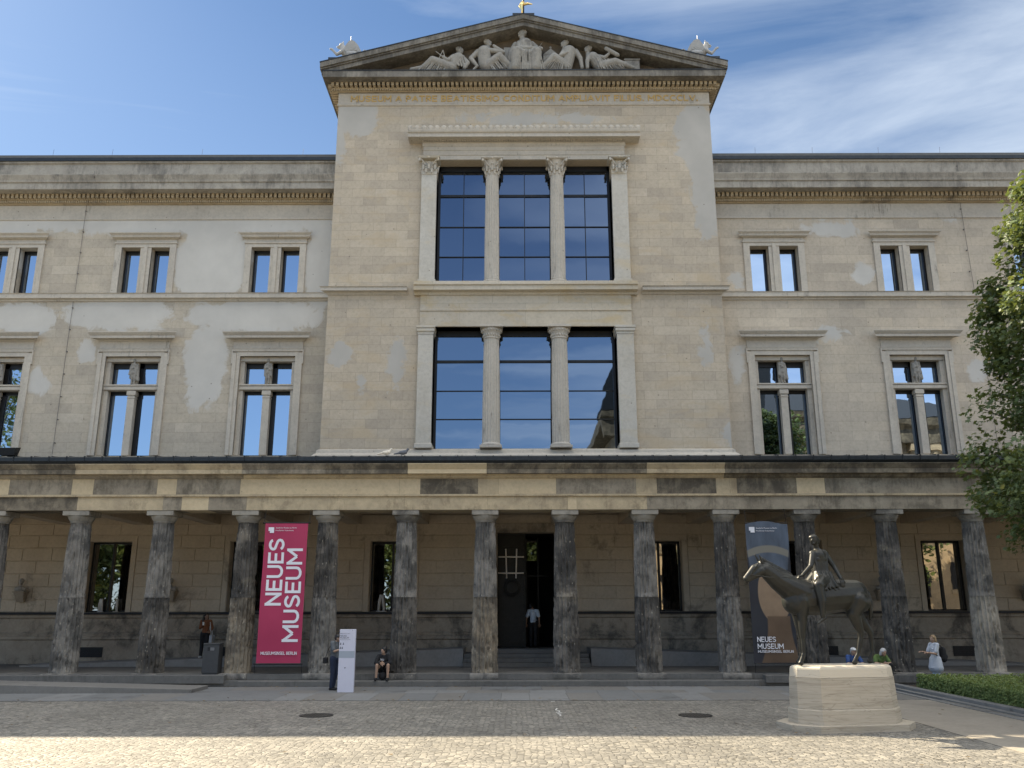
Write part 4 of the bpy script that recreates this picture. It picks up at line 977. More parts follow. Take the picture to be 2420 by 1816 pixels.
# tunic: loose cloth over the hips and thighs with hanging folds
RD += [((-.30, 0, 3.22), (-.42, -.16, 3.02), .15, .14), ((-.30, 0, 3.22), (-.42, .16, 3.02), .15, .14), ((-.42, -.22, 3.04), (-.55, -.36, 2.96), .12, .105), ((-.16, -.02, 3.2), (-.08, -.28, 2.82), .08, .05)]
rr = random.Random(4)
for k in range(13):
    a = -.46 + k * .026; RD.append(((a, -.13 + .03 * abs(k - 6) / 6, 3.64 - .06 * (k % 2)), (a * .8 - .10 + .02 * (k % 3), -.17, 3.18), .012, .016))
for k in range(12):
    a = -.55 + k * .043; RD.append(((a * .6 - .12, -.16 - .04 * rr.random(), 3.24), (a, -.36 + .02 * rr.random() + abs(k - 4) * .004, 2.84 + .10 * rr.random()), .02, .024))
for k in range(6): RD.append(((-.50 - .03 * k, -.30 + .05 * k, 3.02), (-.66 + .02 * k, -.38 + .05 * k, 2.86 + .02 * k), .022, .02))
RD = [((P[0], P[1], P[2] * 1.13, P[3] * 1.13) if len(P) == 4 and P[2] > .04 else P) for P in RD]
link('rider', organic(Z(RD), 0.010, 1, 'rider'), M_BRONZE, ST, True)
a = MB(); a.tube([(-2.0, -.07, 1.90), (-1.6, -.16, 1.84), (-1.1, -.24, 1.85), (-.88, -.14, 1.90)], .008, 5); a.tube([(-2.02, -.065, 1.86), (-1.92, -.09, 2.02), (-1.78, -.1, 2.16)], .009, 5)
a.build('reins', M_BRONZE, ST)

# pedestal: long block with canted ends, plinth, cap
M_PED = None
def travertine():
    m, t = new_mat('banded_travertine'); tc = t.n('ShaderNodeTexCoord').outputs['Object']
    s = t.n('ShaderNodeSeparateXYZ', {0: tc}); 
    band = t.noise(t.map(tc, scale=(.5, .5, 13.0)), 1.0, 7, .68, .35); fine = t.noise(t.map(tc, scale=(3, 3, 40)), 1.0, 4)
    col = t.ramp(band, [(.28, (.32, .275, .215)), (.43, (.42, .37, .295)), (.56, (.50, .445, .36)), (.68, (.38, .33, .262))])
    col = t.mix(t.m('MULTIPLY', t.ramp(fine, [(.55, 0), (.75, 1)]), .45), col, (.20, .165, .125))
    top = t.ramp(s.outputs[2], [(1.035, 0), (1.04, 1)])
    col = t.mix(t.m('MULTIPLY', t.m('GREATER_THAN', s.outputs[2], 1.04), .75), col, (.68, .61, .49))
    vein = t.noise(t.map(tc, scale=(.5, .5, 2.2), loc=(3, 0, 1)), 1.6, 3, .5, .8)
    crack = t.ramp(t.m('ABSOLUTE', t.m('SUBTRACT', vein, .5)), [(.0, 1), (.012, 0)])
    col = t.mix(t.m('MULTIPLY', crack, .3), col, (.10, .08, .06))
    finish(t, col, .8, bump=t.m('ADD', fine, t.noise(tc, 30, 3)), bstr=.4, bdist=.008, spec=.3)
    return m
M_PED = travertine()
PD = empty('stone_pedestal', (PC[0] - .02, PC[1] - .0, 0), PA, 'banded travertine pedestal with canted ends under the bronze horse', 'pedestal')
def oct_prism(mb, hl, hw, c, z0, z1, hl2=None, hw2=None, c2=None, mi=0, round_=0.0):
    hl2 = hl2 or hl; hw2 = hw2 or hw; c2 = c2 or c
    def ring_(l, w_, k, z): return [(-l + k, -w_, z), (l - k, -w_, z), (l, -w_ + k, z), (l, w_ - k, z), (l - k, w_, z), (-l + k, w_, z), (-l, w_ - k, z), (-l, -w_ + k, z)]
    L = [ring_(hl, hw, c, z0), ring_(hl2, hw2, c2, z1 - round_)]
    if round_:
        for q in (.3, .7, 1.0): L.append(ring_(hl2 - round_ * (1 - math.cos(q * PI / 2)), hw2 - round_ * (1 - math.cos(q * PI / 2)), c2, z1 - round_ + round_ * math.sin(q * PI / 2)))
    vs = [p for r_ in L for p in r_]; fs = [tuple(range(7, -1, -1)), tuple(8 * (len(L) - 1) + k for k in range(8))]
    for i in range(len(L) - 1):
        for k in range(8): fs.append((8 * i + k, 8 * i + (k + 1) % 8, 8 * i + 8 + (k + 1) % 8, 8 * i + 8 + k))
    mb.add(vs, fs, mi)
a = MB(); oct_prism(a, 1.42, .76, .42, -.02, .13); a.build('plinth', M_PED, PD)
a = MB(); oct_prism(a, 1.20, .58, .36, .131, .43, 1.19, .57, .36, round_=.03); oct_prism(a, 1.16, .54, .35, .434, 1.045, 1.135, .52, .35); a.build('block', M_PED, PD)
a = MB(); oct_prism(a, 1.125, .51, .34, 1.053, 1.285, 1.11, .50, .34, round_=.07); a.build('cap', M_PED, PD)

# gable figures, each a seated or reclining figure in high relief
GY = YR - .42
def fold_set(P, p0, p1, q0, q1, n, r=.028, r2=.034, seed=1):
    r *= .62; r2 *= .62; n = int(n * 1.5)
    g_ = random.Random(seed); p0, p1, q0, q1 = map(Vector, (p0, p1, q0, q1))
    for k in range(n):
        t = k / max(1, n - 1); j = Vector((g_.uniform(-.02, .02), g_.uniform(-.03, .03), g_.uniform(-.03, .03)))
        P.append((p0.lerp(p1, t) + j, q0.lerp(q1, t) + j, r, r2))
def head(P, c, face=-1, s=1.0, beard=0):
    x, y, z = c
    P += [((x, y, z), (.125 * s, .13 * s, .16 * s)), ((x - face * .03 * s, y + .02, z + .05 * s), (.15 * s, .15 * s, .13 * s)), ((x + face * .12 * s, y - .06, z - .01 * s), .032 * s), ((x + face * .09 * s, y - .07, z - .10 * s), .05 * s), ((x + face * .09 * s, y - .07, z + .04 * s), (.05 * s, .04 * s, .02 * s))]
    for k in range(7):
        a_ = k * .9; P.append(((x - face * .06 * s + .09 * s * math.cos(a_), y - .07, z + .06 * s + .07 * s * math.sin(a_)), .045 * s))
    P.append(((x, y, z - .1 * s), (x - face * .03 * s, y + .02, z - .27 * s), .07 * s, .09 * s))
def fig(parts, text):
    parts = [((P[0], P[1], P[2] * 1.28, P[3] * 1.28) if len(P) == 4 and P[2] > .065 else P) for P in parts]
    o = link('gable_figure', organic([(tuple(Vector(P[0])), *P[1:]) for P in parts], 0.016, 1, 'gable_figure'), M_RELIEF, None, True)
    label(o, text, 'sculpture', 'stone figures in the gable'); return o
def torso(P, sh, hp, w=.22, y=GY):
    shv, hv = Vector((sh[0], y, sh[1])), Vector((hp[0], y, hp[1])); P.append((shv, hv, w, w * .95)); 
    P.append((shv + Vector((-w * .9, 0, .06)), shv + Vector((w * .9, 0, .06)), .10, .10)); P.append((shv + Vector((-w * .4, -.12, -.12)), .11)); P.append((shv + Vector((w * .4, -.12, -.12)), .11))
zb = 25.84
# outer left: reclining woman with compasses, legs to the left
P = []; head(P, (-2.42, GY, 27.08), 1, 1.1); torso(P, (-2.50, 26.66), (-2.75, 26.2)); 
P += chain([(-2.8, GY - .05, 26.15), (-3.65, GY - .18, 26.48), (-4.1, GY - .1, 26.12), (-4.6, GY - .1, 26.05)], [.2, .14, .1, .07]); P += chain([(-2.8, GY + .05, 26.1), (-3.4, GY + .0, 26.18), (-4.2, GY, 26.0)], [.2, .15, .08])
P += chain([(-2.7, GY - .1, 26.72), (-2.95, GY - .25, 26.42), (-3.18, GY - .25, 26.60)], [.09, .07, .05]); P += chain([(-2.28, GY, 26.7), (-2.05, GY - .15, 26.35), (-2.2, GY - .2, 26.05)], [.09, .075, .06])
fold_set(P, (-2.9, GY - .22, 26.4), (-3.7, GY - .30, 26.55), (-3.0, GY - .22, 25.9), (-4.3, GY - .2, 25.95), 11, seed=1); fold_set(P, (-2.7, GY - .2, 26.75), (-2.3, GY - .2, 26.75), (-2.6, GY - .22, 26.2), (-2.1, GY - .2, 26.1), 8, seed=2)
P += [((-3.18, GY - .28, 26.92), (-3.42, GY - .28, 26.30), .022, .02), ((-3.18, GY - .28, 26.92), (-2.98, GY - .28, 26.20), .022, .02), ((-3.5, GY - .28, 26.86), (-3.2, GY - .28, 26.60), .02, .02)]
P += [((-2.4, GY, 25.9), (-4.6, GY, 25.88), .10, .06)]
fig(P, 'outermost reclining stone figure on the left of the gable, holding open compasses')
# inner left: seated man, elbow on knee, facing the middle
P = []; head(P, (-1.14, GY, 27.46), 1, 1.15); torso(P, (-1.32, 26.98), (-1.28, 26.3), .25)
P += chain([(-1.2, GY - .05, 26.2), (-.62, GY - .25, 26.62), (-.2, GY - .2, 26.22), (.12, GY - .22, 26.06)], [.2, .14, .10, .07]); P += chain([(-1.15, GY, 26.15), (-.7, GY + .0, 26.2), (-.1, GY - .1, 25.98)], [.2, .14, .08])
P += chain([(-1.6, GY, 27.02), (-1.92, GY - .08, 26.62), (-1.66, GY - .2, 26.2)], [.11, .085, .06]); P += chain([(-1.05, GY - .1, 27.02), (-.45, GY - .22, 26.85), (-.88, GY - .2, 27.2)], [.1, .075, .05])
fold_set(P, (-1.2, GY - .28, 26.4), (-.62, GY - .36, 26.62), (-.9, GY - .25, 25.95), (-.15, GY - .25, 26.0), 8, seed=3); fold_set(P, (-.55, GY - .1, 26.9), (-.3, GY - .1, 26.8), (-.45, GY - .1, 26.3), (-.1, GY - .12, 26.25), 4, seed=4)
P += [((-1.8, GY, 25.9), (0.05, GY, 25.88), .10, .08), ((-1.62, GY - .22, 26.14), (-1.78, GY - .24, 25.95), .06, .05)]
fig(P, 'seated stone man resting his chin on one hand, left of the central gable figure')
# centre: enthroned draped woman
P = []; head(P, (.40, GY - .05, 27.90), -1, 1.25); torso(P, (.56, 27.34), (.60, 26.8), .27)
P += chain([(.5, GY, 26.72), (.16, GY - .36, 26.78), (.10, GY - .32, 26.0)], [.24, .19, .16]); P += chain([(.7, GY, 26.72), (1.05, GY - .34, 26.74), (1.0, GY - .30, 26.0)], [.24, .19, .16])
P += chain([(.28, GY - .05, 27.42), (.28, GY - .22, 27.05), (1.0, GY - .32, 27.0)], [.11, .09, .06]); P += chain([(.86, GY - .0, 27.42), (1.1, GY - .12, 27.1), (1.28, GY - .3, 26.98)], [.11, .085, .06])
P += chain([(.1, GY + .05, 27.45), (-.1, GY + .05, 27.0), (-.15, GY + .05, 26.4)], [.09, .1, .12])
fold_set(P, (0.0, GY - .40, 26.85), (1.18, GY - .40, 26.82), (-.1, GY - .34, 25.92), (1.35, GY - .30, 25.92), 16, .036, .05, 5); fold_set(P, (.3, GY - .22, 27.40), (.85, GY - .22, 27.40), (.35, GY - .28, 26.95), (.85, GY - .28, 26.95), 9, seed=6)
P += [((.0, GY, 26.1), (1.2, GY, 26.1), .28, .28), ((-.1, GY - .1, 25.9), (1.35, GY - .1, 25.9), .12, .12), ((1.16, GY - .33, 27.02), (1.36, GY - .33, 27.32), .014, .01)]
fig(P, 'tallest stone figure seated upright in the middle of the gable in long drapery')
# inner right: seated man turned to the middle
P = []; head(P, (2.33, GY, 27.40), -1, 1.15); torso(P, (2.55, 26.98), (2.40, 26.3), .25)
P += chain([(2.4, GY - .05, 26.2), (1.85, GY - .25, 26.58), (1.45, GY - .2, 26.2), (1.08, GY - .2, 26.05)], [.2, .14, .1, .07]); P += chain([(2.4, GY, 26.15), (1.95, GY, 26.2), (1.7, GY - .1, 25.98)], [.2, .14, .08])
P += chain([(2.85, GY, 27.02), (3.05, GY - .08, 26.62), (3.12, GY - .1, 26.12)], [.11, .085, .06]); P += chain([(2.3, GY - .1, 26.95), (2.15, GY - .3, 26.62), (2.45, GY - .3, 26.78)], [.09, .07, .05])
fold_set(P, (1.85, GY - .34, 26.56), (2.4, GY - .3, 26.4), (1.3, GY - .25, 26.0), (2.5, GY - .26, 25.9), 10, seed=7)
P += [((1.1, GY, 25.9), (3.1, GY, 25.88), .08, .1)]
fig(P, 'seated stone man looking down, right of the central gable figure')
# outer right: reclining figure with a roll, legs to the right
P = []; head(P, (3.40, GY, 27.12), -1, 1.1); torso(P, (3.62, 26.68), (3.95, 26.22), .22)
P += chain([(4.0, GY - .05, 26.2), (4.6, GY - .18, 26.36), (5.1, GY - .15, 26.2), (5.45, GY - .15, 26.06)], [.2, .14, .1, .06]); P += chain([(4.0, GY + .05, 26.1), (4.6, GY, 26.12), (5.0, GY - .05, 25.98)], [.18, .13, .08])
P += chain([(3.45, GY - .1, 26.7), (3.35, GY - .2, 26.4), (3.35, GY - .2, 26.05)], [.09, .075, .06]); P += chain([(3.9, GY, 26.75), (4.15, GY - .15, 26.6), (4.35, GY - .2, 26.78)], [.09, .07, .05])
fold_set(P, (3.7, GY - .25, 26.5), (4.6, GY - .3, 26.4), (3.9, GY - .25, 25.95), (5.0, GY - .2, 26.0), 11, seed=8)
P += [((4.22, GY - .25, 27.0), (4.72, GY - .25, 26.66), .075, .075), ((3.4, GY, 25.9), (5.4, GY, 25.88), .1, .05)]
fig(P, 'outermost reclining stone figure on the right of the gable, holding a rolled scroll')
# attributes standing in the gable
a = MB(); a.box(-.42, .02, GY + .1, GY + .3, 25.81, 27.35, bev=.03); o = a.build('stone_block', M_RELIEF); label(o, 'plain upright stone slab between two gable figures, left of the central one', 'stone block')
a = MB(); a.box(1.38, 2.05, GY + .08, GY + .3, 25.81, 26.95, bev=.02); a.add([(1.38, GY + .08, 26.95), (2.05, GY + .08, 26.95), (1.71, GY + .08, 27.25), (1.38, GY + .3, 26.95), (2.05, GY + .3, 26.95), (1.71, GY + .3, 27.25)], [(0, 1, 2), (5, 4, 3), (0, 2, 5, 3), (1, 4, 5, 2)])
for k in range(9):
    t_ = PI * k / 8; a.ball((1.71 + .22 * math.cos(t_), GY + .06, 26.55 + .26 * math.sin(t_)), .035, 6, 5)
a.ball((1.71, GY + .1, 27.3), .06, 8, 6)
label(a.build('model_temple', M_RELIEF), 'small carved stone temple front beside the central gable figure', 'carving')
a = MB(); a.box(5.05, 5.72, GY - .1, GY + .3, 25.81, 26.50, bev=.02); a.box(5.02, 5.75, GY - .13, GY + .3, 26.501, 26.56); label(a.build('stone_chest', M_RELIEF), 'square stone chest in the right corner of the gable', 'stone block')

# griffins on the gable corners
def griffin(cx, s, text):
    t = empty('griffin_statue', (cx, YR - .45, 26.56), 0, text, 'statue', 'winged griffins on the gable corners')
    f = -s * -1            # s = outward direction in x
    P = []
    P += chain([(-.55 * s, 0, .22), (-.20 * s, 0, .30), (.08 * s, 0, .48), (.14 * s, 0, .72)], [.24, .2, .18, .12])
    P += [((.18 * s, 0, .80), .115), ((.26 * s, 0, .76), (.38 * s, 0, .72), .07, .035), ((.36 * s, 0, .70), (.34 * s, 0, .62), .03, .015), ((.13 * s, -.05, .88), (.10 * s, -.06, 1.0), .035, .012), ((.13 * s, .05, .88), (.10 * s, .06, 1.0), .035, .012), ((.24 * s, 0, .66), (.34 * s, 0, .64), .04, .02)]
    P += chain([(.10 * s, -.1, .42), (.36 * s, -.12, .24), (.58 * s, -.12, .50)], [.10, .065, .05]) + [((.58 * s, -.12, .50), (.66 * s, -.12, .54), .06, .045)]
    P += chain([(.06 * s, .1, .40), (.10 * s, .1, .02)], [.10, .06]) + [((.10 * s, .1, .03), (.2 * s, .1, .03), .05, .04)]
    P += chain([(-.45 * s, -.14, .22), (-.16 * s, -.16, .26), (-.25 * s, -.16, .04), (-.05 * s, -.16, .03)], [.16, .11, .06, .045])
    P += [((0, 0, .0), (-.6 * s, 0, .0), .07, .07)]
    link('body', organic(P, 0.018, 2, 'griffin_body'), M_GRIF, t, True)
    for sy in (-1, 1):
        w_ = MB(); OUT = [(.02, .42), (-.04, .62), (-.20, .84), (-.32, .88), (-.45, .82), (-.62, .62), (-.76, .34), (-.84, .06), (-.60, .10), (-.35, .20), (-.10, .28)]
        n_ = len(OUT); y0, y1 = sorted((sy * .13, sy * .19)); tilt = sy * .12
        vs = [(x * s, y0 + tilt * z, z) for x, z in OUT] + [(x * s, y1 + tilt * z, z) for x, z in OUT]
        w_.add(vs, [tuple(range(n_)), tuple(range(2 * n_ - 1, n_ - 1, -1))] + [(i, (i + 1) % n_, n_ + (i + 1) % n_, n_ + i) for i in range(n_)])
        for k in range(7): w_.tube([((-.10 - .04 * k) * s, (y0 if sy < 0 else y1) + tilt * .3, .30 - .0 * k), ((-.22 - .09 * k) * s, (y0 if sy < 0 else y1) + tilt * .5, .80 - .10 * k)], [.02, .012], 5)
        w_.build('wing', M_GRIF, t)
    a_ = MB(); a_.tube([(-.70 * s, 0, .25), (-.85 * s, 0, .55), (-1.0 * s, 0, .52), (-1.15 * s, 0, .46), (-1.26 * s, 0, .46)], [.03, .025, .03, .045, .01], 8); a_.build('tail', M_GRIF, t, smooth=True)
    a_ = MB(); a_.tube([(-.22 * s, 0, .5), (-.22 * s, 0, 1.28)], .012, 6); a_.build('lightning_rod', plain('pale_rod', (.6, .6, .6), .4, .5), t)
M_GRIF = plain('pale_zinc_cast', (0.33, 0.325, 0.31), 0.6, 0.0, 0.08, 3)
griffin(CX - 8.12, -1, 'pale winged griffin raising a paw on the left end of the gable')
griffin(CX + 8.17, 1, 'pale winged griffin raising a paw on the right end of the gable')

# wall busts inside the colonnade
M_BUST = stone('marble_bust', (0.36, 0.34, 0.30), (0.30, 0.28, 0.25), pits=0, bstr=.15)
def bust(x, text, face):
    t = empty('wall_bust', (x, YW - .30, 2.74), 0, text, 'bust', 'busts on brackets along the colonnade wall')
    P = [((0, 0, .78), (.085, .10, .12)), ((0, .02, .82), (.098, .105, .10)), ((face * .03, -.10, .765), .02), ((face * .015, -.085, .70), .035), ((0, 0, .68), (0, 0, .58), .055, .07), ((-.15, 0, .50), (.15, 0, .50), .09, .09), ((0, -.02, .50), (0, 0, .42), .13, .10)]
    link('head', organic(P, .012, 1, 'bust'), M_BUST, t, True)
    b = MB(); b.box(-.24, .24, -.14, .28, .36, .41, bev=.01); b.add([(-.20, -.10, .359), (.20, -.10, .359), (.20, .28, .359), (-.20, .28, .359), (-.13, .10, 0), (.13, .10, 0), (.13, .28, 0), (-.13, .28, 0)], [(0, 1, 2, 3), (7, 6, 5, 4), (1, 0, 4, 5), (2, 1, 5, 6), (3, 2, 6, 7), (0, 3, 7, 4)])
    b.build('bracket', M_PLINTH, t)
bust(-19.75, 'marble bust on a wall bracket at the far left', 1)
bust(-13.75, 'marble bust on a wall bracket behind the second full column from the left', 1)
bust(14.65, 'marble bust on a wall bracket behind the rump of the bronze horse', -1)
bust(20.5, 'marble bust on a wall bracket at the far right near the tree', -1)

# ================================================================== banners, sign, bin, birds, lamp
M_WHITE = plain('white_print', (0.78, 0.78, 0.82), 0.6, var=.03)
def wv(x, z, x0, x1, z0, z1, wave):
    u = (x - x0) / (x1 - x0); v = (z - z0) / (z1 - z0); return wave * (math.sin(u * 4.2 + v * 3.0 + x0) * math.sin(PI * min(1, max(0, v))) + .45 * math.sin(v * 11 + u * 2))
def banner_cloth(mb, x0, x1, z0, z1, y, sag, wave, mi=0, nx=14, nz=48):
    vs = []; fs = []
    for j in range(nz + 1):
        for i in range(nx + 1):
            u, v = i / nx, j / nz; z = z0 + (z1 - z0) * v + (sag * math.sin(PI * min(1, u * 1.15)) * v if sag else 0)
            vs.append((x0 + (x1 - x0) * u, y + wv(x0 + (x1 - x0) * u, z0 + (z1 - z0) * v, x0, x1, z0, z1, wave), z))
    n = nx + 1
    for j in range(nz):
        for i in range(nx): fs.append((j * n + i, j * n + i + 1, (j + 1) * n + i + 1, (j + 1) * n + i))
    N = len(vs); vs += [(x, yy + .006, z) for x, yy, z in vs]
    fs += [tuple(N + k for k in reversed(f)) for f in fs]
    for i in range(nx): fs.append((i + 1, i, N + i, N + i + 1)); b = nz * n; fs.append((b + i, b + i + 1, N + b + i + 1, N + b + i))
    for j in range(nz): fs.append((j * n, (j + 1) * n, N + (j + 1) * n, N + j * n)); q = j * n + nx; fs.append((q + n, q, N + q, N + q + n))
    mb.add(vs, fs, mi)
BY = 29.90
def logo(mb, x, z, s, y):
    mb.box(x + .25 * s, x + s, y, y + .004, z + .0 * s, z + .35 * s); mb.box(x, x + s, y, y + .004, z + .351 * s, z + s)
    mb.tube([(x + .02 * s, y + .002, z + .40 * s), (x + .2 * s, y + .002, z + .5 * s), (x + .38 * s, y + .002, z + .34 * s)], .001, 4)
RB = empty('red_banner', (0, 0, 0), 0, 'tall crimson banner with large sideways white lettering hanging between two columns', 'banner')
a = MB(); banner_cloth(a, -8.57, -7.10, .72, 5.31, BY, 0, 0.022)
def crimson():
    m, t = new_mat('crimson_cloth'); tc = t.n('ShaderNodeTexCoord').outputs['Object']
    finish(t, t.ramp(t.noise(tc, .8, 3), [(.3, (.37, .028, .085)), (.7, (.42, .036, .10))]), .7, bump=t.noise(tc, 2.5, 2), bstr=.15, bdist=.03)
    return m
a.build('cloth', crimson(), RB)
UP = Matrix.Rotation(R(90), 4, 'Z')
tx = MB(); z_of = lambda v: 5.31 - v * 4.59; x_of = lambda u: -8.57 + u * 1.47
def up_text(mb, s, xr, zstart, zend, capw):
    stroke_text(mb, s, zend - zstart, capw, .088, Matrix.Translation((xr, BY - .006, zstart)) @ FRONT @ UP, gap=.27, warp=lambda x, z: wv(x, z, -8.57, -7.10, .72, 5.31, .022))
up_text(tx, 'NEUES', x_of(.478), z_of(.597), z_of(.113), .54); up_text(tx, 'MUSEUM', x_of(.915), z_of(.853), z_of(.185), .54)
tx.build('lettering', M_WHITE, RB)
tx = MB(); stroke_text(tx, 'MUSEUMSINSEL BERLIN', 1.20, .10, .014, Matrix.Translation((x_of(.095), BY - .02, z_of(.942))) @ FRONT); tx.build('lettering', M_WHITE, RB)
tx = MB(); add_text(tx, 'Staatliche Museen zu Berlin', Matrix.Translation((x_of(.25), BY - .022, z_of(.037))) @ FRONT, size=.065, extrude=.001, width=.72, bold=.001)
add_text(tx, 'Preußischer Kulturbesitz', Matrix.Translation((x_of(.25), BY - .022, z_of(.056))) @ FRONT, size=.062, extrude=.001, width=.62); tx.build('lettering', M_WHITE, RB)
tx = MB(); logo(tx, x_of(.085), z_of(.07), .19, BY - .022); tx.build('emblem', M_WHITE, RB)
for z, z2, y2 in ((5.33, 5.80, .14), (.69, .38, .1)):
    a = MB(); a.tube([(-8.66, BY + .01, z), (-7.02, BY + .01, z)], .022, 8)
    for x in (-8.62, -7.06): a.tube([(x, BY + .01, z), (x, BY + y2, z2)], .008, 5)
    a.build('rail', M_BLACK, RB)

DB = empty('dark_banner', (0, 0, 0), 0, 'tall dark printed banner in slate and tan hanging behind the bronze horse', 'banner')
def print_mat():
    m, t = new_mat('slate_and_tan_print'); tc = t.n('ShaderNodeTexCoord').outputs['Object']
    s = t.n('ShaderNodeSeparateXYZ', {0: tc}); X = t.m('SUBTRACT', s.outputs[0], 8.66); Zc = s.outputs[2]
    def sm(v, e=.02): return t.ramp(v, [(.5 - e, 0), (.5 + e, 1)])
    bgc = t.ramp(t.noise(tc, 1.2, 3), [(.3, (.012, .014, .022)), (.7, (.022, .026, .036))])
    # slate block above, tan rounded mass and a stem below: plain abstract forms
    w_ = t.m('ADD', t.m('MULTIPLY', t.m('SUBTRACT', Zc, 3.6), .12), .62)
    blk = t.m('MULTIPLY', sm(t.m('ADD', t.m('SUBTRACT', w_, t.m('ABSOLUTE', X)), .5)), sm(t.m('ADD', t.m('SUBTRACT', Zc, 3.72), .5)))
    slate = t.ramp(t.noise(t.map(tc, scale=(2, 1, .6)), 1.6, 3), [(.3, (.05, .065, .09)), (.7, (.10, .13, .18))])
    col = t.mix(blk, bgc, slate)
    bandv = t.m('SUBTRACT', Zc, t.m('SUBTRACT', 4.42, t.m('MULTIPLY', t.m('MULTIPLY', X, X), .35)))
    band = t.m('MULTIPLY', blk, sm(t.m('ADD', t.m('SUBTRACT', .12, t.m('ABSOLUTE', bandv)), .5)))
    col = t.mix(band, col, (.20, .19, .16))
    dxv = t.m('DIVIDE', t.m('SUBTRACT', X, .12), .56); dzv = t.m('DIVIDE', t.m('SUBTRACT', Zc, 2.95), .98)
    el = t.m('SUBTRACT', 1.0, t.m('SQRT', t.m('ADD', t.m('MULTIPLY', dxv, dxv), t.m('MULTIPLY', dzv, dzv))))
    oval = t.m('MULTIPLY', sm(t.m('ADD', el, .5)), sm(t.m('ADD', t.m('SUBTRACT', 3.71, Zc), .5)))
    tan = t.ramp(t.noise(tc, 1.4, 3), [(.3, (.17, .11, .07)), (.7, (.29, .205, .13))])
    col = t.mix(oval, col, tan)
    nw = t.m('ADD', .38, t.m('MULTIPLY', t.m('POWER', t.m('MAXIMUM', t.m('SUBTRACT', 2.0, Zc), 0.0), 2.0), .17))
    neck = t.m('MULTIPLY', sm(t.m('ADD', t.m('SUBTRACT', nw, t.m('ABSOLUTE', t.m('SUBTRACT', X, .2))), .5)), sm(t.m('ADD', t.m('SUBTRACT', 2.2, Zc), .5)))
    col = t.mix(neck, col, t.ramp(t.noise(tc, 1.1, 3), [(.3, (.08, .05, .03)), (.7, (.14, .09, .055))]))
    finish(t, col, .55, bump=t.noise(tc, 2.0, 2), bstr=.2, bdist=.03)
    return m
a = MB(); banner_cloth(a, 7.94, 9.40, .70, 5.26, BY, .10, .02); a.build('cloth', print_mat(), DB)
tx = MB()
for s_, z, sz, wd in (('NEUES', 1.37, .17, .62), ('MUSEUM', 1.15, .17, .86), ('MUSEUMSINSEL BERLIN', 1.03, .082, 1.18)):
    stroke_text(tx, s_, wd, sz, sz * .14, Matrix.Translation((8.08, BY - .03, z)) @ FRONT)
tx.build('lettering', M_WHITE, DB)
tx = MB(); add_text(tx, 'Staatliche Museen zu Berlin', Matrix.Translation((8.30, BY - .035, 5.10)) @ FRONT, size=.065, extrude=.001, width=.72, bold=.001)
add_text(tx, 'Preußischer Kulturbesitz', Matrix.Translation((8.30, BY - .035, 5.01)) @ FRONT, size=.062, extrude=.001, width=.62); tx.build('lettering', M_WHITE, DB)
tx = MB(); logo(tx, 8.06, 4.97, .19, BY - .035); tx.build('emblem', M_WHITE, DB)
for z, z2, y2 in ((5.30, 5.80, .14), (.70, .38, .1)):
    a = MB(); a.tube([(7.93, BY + .01, z), (9.41, BY + .01, z)], .014, 8)
    for x in (7.98, 9.36): a.tube([(x, BY, z), (x, BY + y2, z2)], .008, 5)
    a.build('rail', M_BLACK, DB)

# information column
IP = empty('information_column', (-5.13, 27.62, 0.012), 0, 'narrow white information column with small print in front of the steps', 'sign')
M_PY = plain('white_enamel', (0.62, 0.62, 0.72), 0.35, var=.02)
a = MB(); a.box(-.245, .245, -.06, .06, .0, 1.84, bev=.006); a.build('panel', M_PY, IP)
a = MB(); a.box(-.243, .235, -.0635, -.061, 1.00, 1.20); a.build('opening_hours_field', plain('grey_field', (.36, .40, .46), .5, var=.02), IP)
tx = MB(); M_INK = plain('ink', (.06, .065, .09), .6)
FT = Matrix.Translation((-.23, -.062, 0)) @ FRONT
def tl(s, x, z, sz, wd=None, b=0.0): add_text(tx, s, Matrix.Translation((x - .23, -.0625, z)) @ FRONT, size=sz, extrude=.0006, width=wd, bold=b)
tl('Staatliche Museen zu Berlin', .0, 1.705, .03, .30); tl('NEUES', 0.0, 1.625, .068, .20, .001); tl('MUSEUM', 0.0, 1.565, .068, .27, .001); tl('Museumsinsel Berlin', 0.0, 1.525, .03, .32)
tx.build('lettering', M_INK, IP)
tx = MB()
for x, z in ((.0, 1.40), (.085, 1.40), (.0, 1.28), (.055, 1.28)):
    tx.ball((x - .205, -.064, z + .035), .012, 8, 6, sq=(1, .2, 1)); tx.box(x - .222, x - .188, -.065, -.0625, z - .012, z + .018)
tx.box(-.06, -.03, -.065, -.0625, .695, .72); tx.box(-.045, -.015, -.065, -.0625, .721, .728); tx.box(.14, .155, -.065, -.0625, 1.795, 1.81)
tx.build('pictogram', M_INK, IP)
tx = MB()
for k in range(7): tl(('Mo', 'Di', 'Mi', 'Do', 'Fr', 'Sa', 'So')[k], .01, 1.172 - k * .026, .022); tl('10 - 18' if k != 3 else '10 - 20', .16, 1.172 - k * .026, .022)
tx.build('opening_hours', M_INK, IP)

